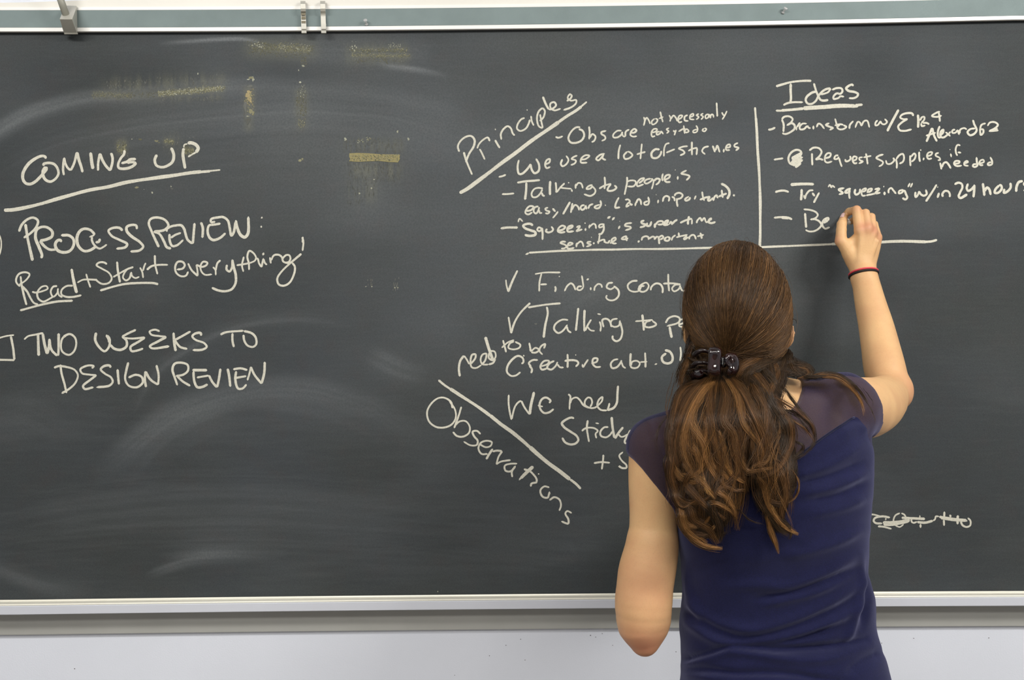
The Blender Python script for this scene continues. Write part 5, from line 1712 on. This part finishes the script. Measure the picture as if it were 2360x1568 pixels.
def hcolor(base, S, K, t, r, spread=.30):
    c = np.array(base)[None, None, :] * (1 + spread * (r.rand(S, 1, 1) - .5) * 2) * (1 + .10 * (r.rand(S, K, 1) - .5))
    warm = 1 + (r.rand(S, 1, 3) - .5) * np.array([.10, .06, .16])
    return np.clip(c * warm, 0, 1)


rs = np.random.RandomState(11)
ST = Strands()
# crown: strands sweep over the head from the hairline in front to the clip
NS, K = 9000, 12
ph = rs.rand(NS) * 2 * math.pi
e_dir = (PP(1664, 846, -.540) - CAPC) / CAPR
e_dir /= np.linalg.norm(e_dir)
start = np.stack([np.cos(ph), .15 + .75 * rs.rand(NS), np.sin(ph)], 1)
low = start[:, 2] < -.55
start[low, 2] = -.55 - .2 * rs.rand(low.sum())
start /= np.linalg.norm(start, axis=1, keepdims=True)
t = np.linspace(0, 1, K)[None, :, None]
# end point scattered over the width of the clip
ee = e_dir[None, :] + np.stack([(start[:, 0]) * .16 + .05 * rs.randn(NS), np.zeros(NS), .05 * rs.randn(NS)], 1)
ee /= np.linalg.norm(ee, axis=1, keepdims=True)
om = np.arccos(np.clip((start * ee).sum(1), -1, 1))[:, None, None]
so = np.maximum(np.sin(om), 1e-3)
D = np.sin((1 - t) * om) / so * start[:, None, :] + np.sin(t * om) / so * ee[:, None, :]
# locks: neighbouring strands share a lift and a sideways drift
lock = (ph * 9).astype(int)
lr = np.random.RandomState(4)
lift = lr.rand(80)[lock % 80]
drift = lr.randn(80)[lock % 80]
amp = .006 * np.sin(t[..., 0] * math.pi) * drift[:, None] + .003 * np.sin(t[..., 0] * (5 + 3 * rs.rand(NS, 1)) + 6 * rs.rand(NS, 1)) * rs.rand(NS, 1)
D = D / np.linalg.norm(D, axis=2, keepdims=True)
side = np.cross(D, ee[:, None, :])
P3 = CAPC + D * (CAPR + .0005)[None, None, :] + side * amp[..., None] + D * ((.0005 + .0030 * lift[:, None] * np.sin(t[..., 0] * math.pi) ** .7 + .0012 * rs.rand(NS, 1))[..., None])
P3 += D * (.006 * np.exp(-((t[..., 0] - .72) / .18) ** 2) * (start[:, 0:1] > -.2) * np.clip(1.1 * start[:, 0:1] + .4, 0, 1))[..., None]   # fuller on the right, above the clip
rad = np.full((NS, K), .00029) * (0.8 + .4 * rs.rand(NS, 1))
lightness = (0.55 + .6 * lr.rand(80)[lock % 80])
gl = rs.rand(NS) < .15
base = np.array(lin(80, 56, 31))[None, :] * lightness[:, None]
base[gl] = np.array(lin(120, 86, 50)) * (.8 + .4 * rs.rand(gl.sum(), 1))
ppx, ppy = UNP(P3.reshape(-1, 3))
patch = n2d(ppx, ppy, 77, .02, .012).reshape(NS, K)
colr = hcolor((1, 1, 1), NS, K, t, rs, .25) * base[:, None, :] * (.65 + .8 * patch[..., None])
ST.add(P3, rad, colr)
# loose fly-away hairs on the crown outline
nf = 90
sel = rs.choice(NS, nf)
Pf = P3[sel] + D[sel] * (.0025 + .004 * rs.rand(nf, 1) * np.sin(t[..., 0] * math.pi))[..., None] + .002 * rs.randn(nf, 1, 3)
ST.add(Pf, np.full((nf, K), .00018), colr[sel] * 1.2)
ST.done('crown_hair', 'smooth darker hair over the crown, combed back into the clip', hair)

ST = Strands()


def lockset(pts, R0, R1, n, col, r=rs, rad=.00030, wave=1.0, lift=0.0, frame=(1500, 860, 3.5625), tip=None, K=18, close=0.3, raw=False, hi=.12):
    """a lock of n strands along pts; R0 / R1 half width in photo pixels at root and tip"""
    ox, oy, s = frame
    n = int(n * 1.35)
    c = spl(np.array(pts, float) / s + [ox, oy], 14)
    L = np.r_[0, np.cumsum(np.linalg.norm(np.diff(c, axis=0), axis=1))]
    L /= L[-1]
    tt = np.linspace(0, 1, K)
    cx, cy = np.interp(tt, L, c[:, 0]), np.interp(tt, L, c[:, 1])
    dx, dy = np.gradient(cx), np.gradient(cy)
    m = np.hypot(dx, dy)
    nx, ny = -dy / m, dx / m
    R = R0 + (R1 - R0) * tt
    R = R * np.clip(.35 + tt * 4, 0, 1) * (1 - close * np.clip((tt - .7) / .3, 0, 1))
    u = np.clip(r.randn(n, 1) * .56, -1.5, 1.5)
    f1, p1, f2, p2 = 6 + 4 * r.rand(), 6.28 * r.rand(), 13 + 5 * r.rand(), 6.28 * r.rand()
    g1, g2 = 1.5 * r.randn(n, 1), .5 * r.randn(n, 1)
    wv = wave * (1.1 * (R0 / 10 + .2) * np.sin(tt * f1 + p1 + u * .9) * (.3 + tt) + .6 * np.sin(tt * f2 + p2 + u * 2) + 1.1 * r.rand(n, 1) * np.sin(tt * (6 + g1) + 6.28 * r.rand(n, 1)) * (.2 + tt) + .4 * np.sin(tt * 21 + 6.28 * r.rand(n, 1)) * r.rand(n, 1))
    beg = .10 * r.rand(n, 1)
    ends = beg + tt[None, :] * (0.68 + .34 * r.rand(n, 1) ** .7 - beg)
    x = np.array([np.interp(e, tt, cx) for e in ends]) + nx * (u * R + wv)
    y = np.array([np.interp(e, tt, cy) for e in ends]) + ny * (u * R + wv)
    # rounded lock: strands in its middle stand prouder of the surface
    h = lift + .0015 + (np.sqrt(np.clip(1.3 - u * u, 0, 2)) * .0065 * (R / 16).clip(.35, 1.5)) * (.35 + .65 * r.rand(n, 1)) + .0015 * r.rand(n, 1)
    h = h * (1 if raw else np.clip(tt * 6 + .5, 0, 1))
    Y = depth(x, y) - h
    P3 = PN(x, y, Y)
    rr = np.full((n, K), rad) * (.75 + .5 * r.rand(n, 1)) * np.clip((1.02 - tt) * 5, .25, 1)
    colr = hcolor(col, n, K, tt, r, .28)
    shine = r.rand(n) < hi
    colr[shine] *= 1.7
    shade = .42 + .62 * np.clip(1.15 - np.abs(u), 0, 1)  # shading put into the strand colour: darker towards the lock's edges
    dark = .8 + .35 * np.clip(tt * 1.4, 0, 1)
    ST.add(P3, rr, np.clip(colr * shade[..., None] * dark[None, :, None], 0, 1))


DK, MD, AU, GO = lin(50, 35, 19), lin(80, 54, 28), lin(112, 78, 42), lin(150, 111, 65)
q_ = lambda t_: [[float(a) for a in w.split(',')] for w in t_.split()]
# back layer: dark fill running down from the nape
for k in range(64):
    u = rs.rand()
    x0 = 1600 + u * 215 + 6 * rs.randn()
    x1 = (1545 + u * 282) + 8 * rs.randn()
    end = (1235 - 90 * abs(u - .33) if u < .55 else (1135 if u < .72 else 1205)) + 14 * rs.randn()
    ph_ = rs.rand() * 6
    pts = [(x0 + (x1 - x0) * min(1, tt_ * 1.7) + 9 * math.sin(ph_ + tt_ * 9) * tt_, 850 + (end - 850) * tt_) for tt_ in np.linspace(0, 1, 9)]
    pts = [(min(px_, np.interp(py_, [850, 880, 930, 960, 1010, 1100], [1830, 1800, 1778, 1786, 1812, 1826])), py_) for px_, py_ in pts]
    if u > .72:
        pts[-2:] = [(1790 + 10 * rs.randn(), pts[-2][1]), (1795 + 8 * rs.randn(), pts[-1][1])]
    lockset(pts, 11, 12, 42, DK if k % 3 else MD, frame=(0, 0, 1), lift=-.001, hi=.05)
# right-hand hair under the ear, dark, sweeping to the shoulder and flicking out
for t_, R, n, col in [('1180,-110 1190,-60 1240,-20 1310,0', 9, 80, DK), ('1150,-100 1150,-40 1190,-10 1260,0', 11, 80, DK), ('1120,-140 1160,-80 1180,-30 1210,-10 1240,-20', 12, 80, DK), ('1090,-190 1100,-120 1080,-50 1030,20', 12, 90, DK), ('1130,-200 1140,-130 1130,-60 1100,-20', 9, 70, DK), ('1110,-180 1020,-120 900,-60 800,10', 14, 110, DK), ('1060,-150 930,-90 820,-20 740,60', 14, 110, DK), ('980,-160 860,-110 760,-40 700,40', 13, 100, MD), ('900,-120 830,-60 790,20 800,120', 12, 90, DK), ('1000,-140 980,-60 1000,20 1010,100', 12, 90, DK),
                      ('1000,-80 1060,-30 1130,-10 1220,-5', 10, 80, DK), ('900,-60 980,20 1040,110 1110,170', 14, 100, DK), ('820,-30 900,60 960,170 1000,270', 14, 100, MD),
                      ('760,-10 860,70 930,170 960,300', 13, 90, DK), ('1100,-80 1080,0 1060,80 1010,180', 13, 90, DK), ('1000,-110 1040,-20 1030,60 1000,130 970,200', 12, 80, MD),
                      ('1180,-60 1250,-70 1310,-40 1325,0 1290,30 1230,45', 8, 70, DK), ('1130,-40 1220,-50 1290,-20 1290,20 1200,50', 8, 60, MD),
                      ('1000,-80 1100,-90 1200,-85 1280,-60', 9, 60, DK)]:
    lockset(q_(t_), R * .8, R, n, col, lift=.001)
MAIN = [
 ('250,1150 300,1240 420,1250 500,1170', 9, 6, 80, AU), ('270,1250 380,1330 490,1300 560,1210', 9, 6, 80, MD), ('430,1090 540,1075 640,1130 690,1180', 8, 5, 80, AU), ('190,980 290,1070 420,1050 500,1000', 9, 6, 80, MD), ('330,1180 430,1290 560,1330 620,1300', 9, 6, 80, DK), ('950,1040 1060,1080 1120,1030 1100,950', 8, 6, 70, MD), ('1000,1180 1100,1230 1150,1300 1130,1370', 5, 4, 40, DK),
 ('500,20 430,150 340,290 330,420 400,540 440,640 430,740 400,800', 13, 15, 150, AU), ('470,30 330,170 240,390 200,600 225,780', 13, 18, 150, MD), ('430,60 270,130 190,340 165,560 190,700 170,850 220,1000 240,1110', 10, 12, 120, MD),
 ('510,50 480,250 490,400 530,560 570,700 560,820 500,920', 13, 14, 130, MD), ('540,40 400,180 300,380 270,560 300,700 360,800', 14, 17, 150, AU), ('570,50 620,200 600,400 680,500 690,650 740,800', 14, 15, 140, MD),
 ('590,20 700,150 740,300 770,430 880,560 920,670 870,790', 11, 9, 150, AU), ('630,20 760,150 830,300 900,450 950,600 930,720', 13, 14, 140, MD), ('600,40 660,120 720,260 800,400 900,520 940,640', 4, 4, 34, GO),
 ('820,60 920,240 950,400 940,560', 14, 14, 130, MD), ('900,80 1010,280 1090,420 1120,550 1070,680 960,760', 15, 15, 140, DK), ('980,120 1060,300 1130,400 1150,560 1100,720 1020,810 900,860', 12, 11, 120, MD),
 ('540,420 590,600 620,760 690,850 770,900', 10, 8, 110, AU), ('330,560 400,700 410,790 330,840 240,830', 10, 7, 110, AU), ('680,560 740,720 800,810 900,800 1030,775', 10, 5, 110, AU),
 ('350,780 280,900 360,1000 490,1130 610,1210', 11, 8, 130, MD), ('420,830 450,950 530,1035', 7, 4, 46, GO), ('520,960 620,1020 670,1100 695,1200', 10, 6, 100, AU), ('560,830 620,930 700,970 780,965', 10, 6, 110, MD),
 ('180,820 200,980 260,1100 360,1060 440,1000', 9, 8, 100, MD), ('225,1080 280,1270 400,1400 500,1440 590,1445', 9, 6, 90, AU), ('260,1200 330,1340 420,1415 570,1440', 5, 4, 36, GO), ('300,1050 360,1200 470,1290 560,1400', 14, 10, 130, MD), ('570,1180 540,1240 460,1340', 5, 3, 30, GO),
 ('250,1100 270,1220 350,1340 460,1410', 12, 9, 130, AU), ('440,1040 520,1160 560,1280 545,1400', 12, 10, 120, DK), ('860,830 930,950 960,1080 1010,1180 1090,1260 1215,1320', 12, 6, 140, AU), ('900,880 970,1060 1040,1190 1130,1290 1205,1325', 7, 5, 60, GO),
 ('1040,760 1100,900 1110,1000 1070,1130 1080,1210', 12, 8, 120, MD), ('980,960 960,1150 985,1300 1030,1410 1055,1485', 8, 4, 100, AU), ('900,860 900,1040 960,1150 1050,1280 1130,1340', 12, 8, 120, DK),
 ('640,420 700,560 720,700 700,820 640,900', 12, 12, 110, MD), ('180,500 170,700 230,850 330,900 420,880', 9, 7, 100, AU), ('250,700 330,820 430,900 520,1000', 9, 7, 90, AU),
 ('420,300 460,450 440,620 480,780 560,880', 11, 11, 110, AU), ('1000,620 960,720 860,760 800,820', 8, 6, 50, AU), ('760,300 860,470 890,620 840,760', 10, 8, 100, MD), ('280,260 250,440 330,620 420,720', 10, 10, 100, AU),
 ('470,620 520,760 620,860 700,940', 9, 6, 90, AU), ('700,840 640,900 560,960 520,1040', 9, 6, 80, MD),
]
for t_, R0, R1, n, col in MAIN:
    lockset(q_(t_), R0, R1, n, col, lift=.002)
for t_ in ('330,-230 390,-160 430,-90 470,-30', '300,-130 360,-100 420,-100 470,-120', '310,-60 370,-70 430,-60 480,-40', '280,-10 350,-30 420,-10 480,20', '350,-200 370,-120 380,-40 370,30'):
    lockset(q_(t_), 2.5, 2.5, 22, DK, lift=.020, close=0, rad=.00026)
# wisps
for t_, R, n, col in [('1130,760 1210,880 1215,960 1170,1040 1090,1078', 3, 14, AU), ('1010,40 1080,110 1180,240 1330,450 1345,570 1260,670 1150,730', 6, 22, DK), ('1000,330 1120,370 1240,440 1350,560', 7, 26, MD),
                      ('1040,300 1180,330 1290,440 1340,520', 8, 26, DK), ('1180,560 1250,600 1200,680 1120,720', 7, 24, DK), ('170,640 110,700 160,980', 4, 8, DK), ('150,330 60,460 40,640', 4, 6, DK),
                      ('290,880 330,960 370,1060', 1.5, 5, GO), ('960,830 1000,900 900,1100 860,1160', 4, 10, DK), ('640,1150 720,1120 800,1200 940,1250', 4, 8, DK), ('1000,420 960,520 950,560', 2, 8, GO)]:
    lockset(q_(t_), R * .45, R, n, col, rad=.00022, lift=.001, close=0)
# hair lying over the right shoulder
for t_, R, n, col in [('380,500 520,505 640,475 760,520 850,600 900,680', 5, 60, DK), ('450,500 600,480 720,500 830,590 920,720', 5, 60, MD), ('520,505 700,520 860,640 930,760 950,860', 4, 40, AU), ('600,480 760,510 900,620 990,760', 3, 26, DK),
                      ('930,600 990,680 1025,740 1030,780', .8, 3, DK), ('960,720 1010,800 1040,880 1045,925', .8, 3, DK), ('60,640 200,720 400,850 490,960 480,1060', 5, 20, MD)]:
    lockset(q_(t_), R, R, n, col, frame=(1750, 740, 3.92), rad=.00024, lift=.0045, close=0)
# small hairs by the right ear, temple hairs at the left
lockset(q_('1380,800 1420,850 1450,860 1460,890 1440,915'), 1, 1, 4, DK, frame=(1500, 540, 4.355), rad=.0002)
lockset(q_('350,850 335,900 320,980 315,1080'), 2, 4, 10, DK, frame=(1500, 540, 4.355), rad=.0002)
lockset(q_('385,1000 375,1100 350,1220 290,1360 235,1500'), 5, 9, 22, DK, frame=(1500, 540, 4.355), rad=.0003)
lockset(q_('450,1040 415,1150 385,1260 330,1400 285,1560'), 10, 12, 110, MD, frame=(1500, 540, 4.355), rad=.0004)
lockset(q_('480,1060 440,1180 400,1300 360,1450 320,1560'), 12, 12, 150, DK, frame=(1500, 540, 4.355), rad=.0004)
# frizz: single hairs wandering over the whole length
for k in range(34):
    x0, y0 = 1570 + 230 * rs.rand(), 870 + 150 * rs.rand()
    a_, b_ = rs.rand() * 6, 1.2 + 2 * rs.rand()
    Ln = 90 + 170 * rs.rand()
    p_ = [(x0 + 14 * math.sin(a_ + b_ * t_ * 3) + (x0 - 1680) * .12 * t_, y0 + Ln * t_) for t_ in np.linspace(0, 1, 7)]
    lockset(p_, 3, 8, 5, [MD, MD, AU][k % 3], frame=(0, 0, 1), rad=.00015, lift=.006, wave=2.2, close=0)
for k in range(26):
    x0, y0 = 1548 - 6 * rs.rand(), 880 + 240 * rs.rand()
    if k % 2:
        x0, y0 = 1815 + 12 * rs.rand(), 1000 + 130 * rs.rand()
    sgn = -1 if not k % 2 else 1
    lockset([(x0 - sgn * 8, y0 - 30), (x0, y0), (x0 + sgn * (3 + 8 * rs.rand()), y0 + 40), (x0 + sgn * 4 * rs.randn(), y0 + 80)], 2, 5, 3, MD, frame=(0, 0, 1), rad=.00016, wave=1.5, close=0)
ST.done('loose_hair', 'loose wavy lower hair with lighter auburn ends', hair)

# ------------------------------------------------------------------ claw clip
gl_, nt, b = newmat('glossy_dark_plastic')
n1 = noise(nt, 60, 3)
nt.links.new(mixcol(nt, lin(18, 10, 14), lin(44, 18, 16), ramp(nt, n1.outputs[0], .4, .7)), b.inputs['Base Color'])
b.inputs['Roughness'].default_value = 0.06
b.inputs['Coat Weight'].default_value = 0.6
b.inputs['Coat Roughness'].default_value = 0.03
YC = -.574
clipo = empty('hair_clip', PP(1660, 838, -.60), 'glossy dark plastic claw clip gathering the brown hair', 'hair clip')


def shell(name, outline, Yf, bulge, thick, parent, mat=gl_, dent=0.0, side=0.0):
    """curved plastic plate: outline in photo pixels, bulging towards the viewer"""
    c = spl(outline + [outline[0]], 6)[:-1]
    cen = c.mean(0)
    vs, fs = [], []
    n = len(c)
    lev = [(1.0, 0.0), (.97, .45), (.88, .78), (.72, .93), (.5, 1.0), (.25, 1.0 - dent), (0.02, 1.0 - dent)]
    for (sc_, h) in lev:
        for p in c:
            q = cen + (p - cen) * sc_
            vs.append(P(q[0], q[1], Yf - bulge * h + side * (p[0] - cen[0]) * sc_))
    for (sc_, h) in lev[:1]:
        for p in c:
            q = cen + (p - cen) * .98
            vs.append(P(q[0], q[1], Yf + thick + side * (p[0] - cen[0])))
    L = len(lev)
    for i in range(L - 1):
        for k in range(n):
            l = (k + 1) % n
            fs.append((i * n + k, i * n + l, (i + 1) * n + l, (i + 1) * n + k))
    fs.append(tuple((L - 1) * n + k for k in range(n)))
    for k in range(n):
        l = (k + 1) % n
        fs.append((L * n + k, L * n + l, l, k))
    fs.append(tuple(L * n + k for k in range(n))[::-1])
    return mesh_np(name, vs, fs, mat, parent, smooth=True)


shell('clip_wing', [(1636, 800), (1650, 799), (1661, 803), (1664, 815), (1662, 835), (1662, 852), (1660, 864), (1650, 869), (1638, 868), (1631, 862), (1630, 845), (1632, 825), (1632, 808)], YC, .016, .004, clipo, dent=.22)
shell('clip_wing', [(1668, 822), (1675, 814), (1686, 813), (1697, 817), (1704, 828), (1705, 845), (1702, 857), (1692, 865), (1680, 867), (1674, 862), (1679, 850), (1672, 842), (1668, 832)], YC + .004, .013, .004, clipo, dent=.3, side=.00018)
tube('clip_rib', [PP(1686, 817, YC - .010), PP(1689, 835, YC - .0125), PP(1688, 850, YC - .0115), PP(1691, 857, YC - .010), PP(1684, 865, YC - .004)], .0011, gl_, clipo, 8)
tube('clip_rib', [PP(1674, 840, YC - .008), PP(1680, 842, YC - .011), PP(1688, 843, YC - .0125)], .0009, gl_, clipo, 8)
met = simple('clip_spring_metal', (190, 190, 190), .2, metal=1)
tube('hinge_pin', [PP(1671.5, 826, YC - .004), PP(1670, 842, YC - .004)], .0014, met, clipo, 10)
tube('spring', [PP(1666 + 4 * math.cos(a * 6.283 * 4) * .8, 827 + 13 * a, YC - .004 + .003 * math.sin(a * 6.283 * 4)) for a in np.linspace(0, 1, 60)], .0005, met, clipo, 6)
shell('hinge_block', [(1662, 822), (1671, 822), (1673, 832), (1673, 846), (1664, 848), (1661, 835)], YC + .004, .006, .006, clipo)
tooth_ = simple('dark_clip_teeth', (26, 15, 15), .28, var=.1)
for (pts, r0, r1) in [([(1634, 812, -.542), (1620, 808, -.546), (1608, 812, -.542), (1601, 818, -.530)], .0028, .0042), ([(1633, 838, -.542), (1618, 836, -.548), (1604, 838, -.542), (1598, 843, -.530)], .0026, .0040),
                      ([(1632, 858, -.542), (1620, 857, -.547), (1607, 862, -.542), (1600, 867, -.532)], .0040, .0062)]:
    tube('clip_tooth', [PP(*p) for p in spl(pts, 5)], list(np.linspace(r0, r1, len(spl(pts, 5)))), tooth_, clipo, 12)
shell('clip_knob', [(1600, 855), (1612, 850), (1622, 854), (1624, 864), (1616, 872), (1604, 872), (1598, 864)], -.542, .010, .006, clipo)

# ------------------------------------------------------------------ hair ties round the wrist
def tie(name, dy, rgb, label, r, lift_):
    cen = PP(1989, 632 + dy, -.1085)
    axd = (FORER[-1][0] - FORER[-2][0])
    axd /= np.linalg.norm(axd)
    axd = axd + np.array([-.04, 0, 0]); axd /= np.linalg.norm(axd)
    u = np.cross(axd, [0, 1, 0]); u /= np.linalg.norm(u)
    w = np.cross(axd, u)
    pts = []
    bs = bv[np.abs(bv - cen).max(1) < .05]
    rel = bs - cen
    hgt = rel @ axd
    for a in np.linspace(0, 2 * math.pi, 48, endpoint=False):
        dv = u * math.cos(a) + w * math.sin(a)
        tilt = .0025 * math.cos(a + .3)
        near = np.abs(hgt - tilt) < .004
        rr = rel[near]
        proj = rr @ dv
        off = np.linalg.norm(rr - proj[:, None] * dv - (rr @ axd)[:, None] * axd, axis=1)
        m_ = (off < .004) & (proj > 0)
        R = proj[m_].max() if m_.any() else .025
        pts.append(cen + dv * (R + lift_) + axd * tilt)
    pts = np.array(pts)
    for _ in range(3):
        pts = (np.roll(pts, 1, 0) + pts * 2 + np.roll(pts, -1, 0)) / 4
    o = tube(name, pts, r, simple(label.split()[0] + '_elastic', rgb, .7, var=.1, vscale=600, bump=.4, bscale=1500), None, 10, closed=True)
    tag(o, label, 'hair tie')
    return o


tie('hair_tie', -3.5, (216, 72, 84), 'coral red elastic hair tie round the writing wrist, nearer the hand', .0019, .0010)
tie('hair_tie', 2.2, (24, 20, 22), 'black elastic hair tie round the writing wrist, nearer the elbow', .0021, .0012)

# ------------------------------------------------------------------ stick of chalk between finger and thumb
c0, c1 = PP(1957, 514, -.078), PP(1942, 497, BY - .001)
cs = [c0 * (1 - k) + c1 * k for k in (0, .02, .95, 1.0)]
o = tube('chalk_stick', cs, [.0036, .0042, .0042, .0028], attr_mat('chalk_stick_white') if False else simple('white_chalk', (228, 226, 218), .9, var=.04, vscale=200, bump=.3, bscale=700), None, 14)
tag(o, 'short white chalk stick pinched in the writing hand', 'chalk')
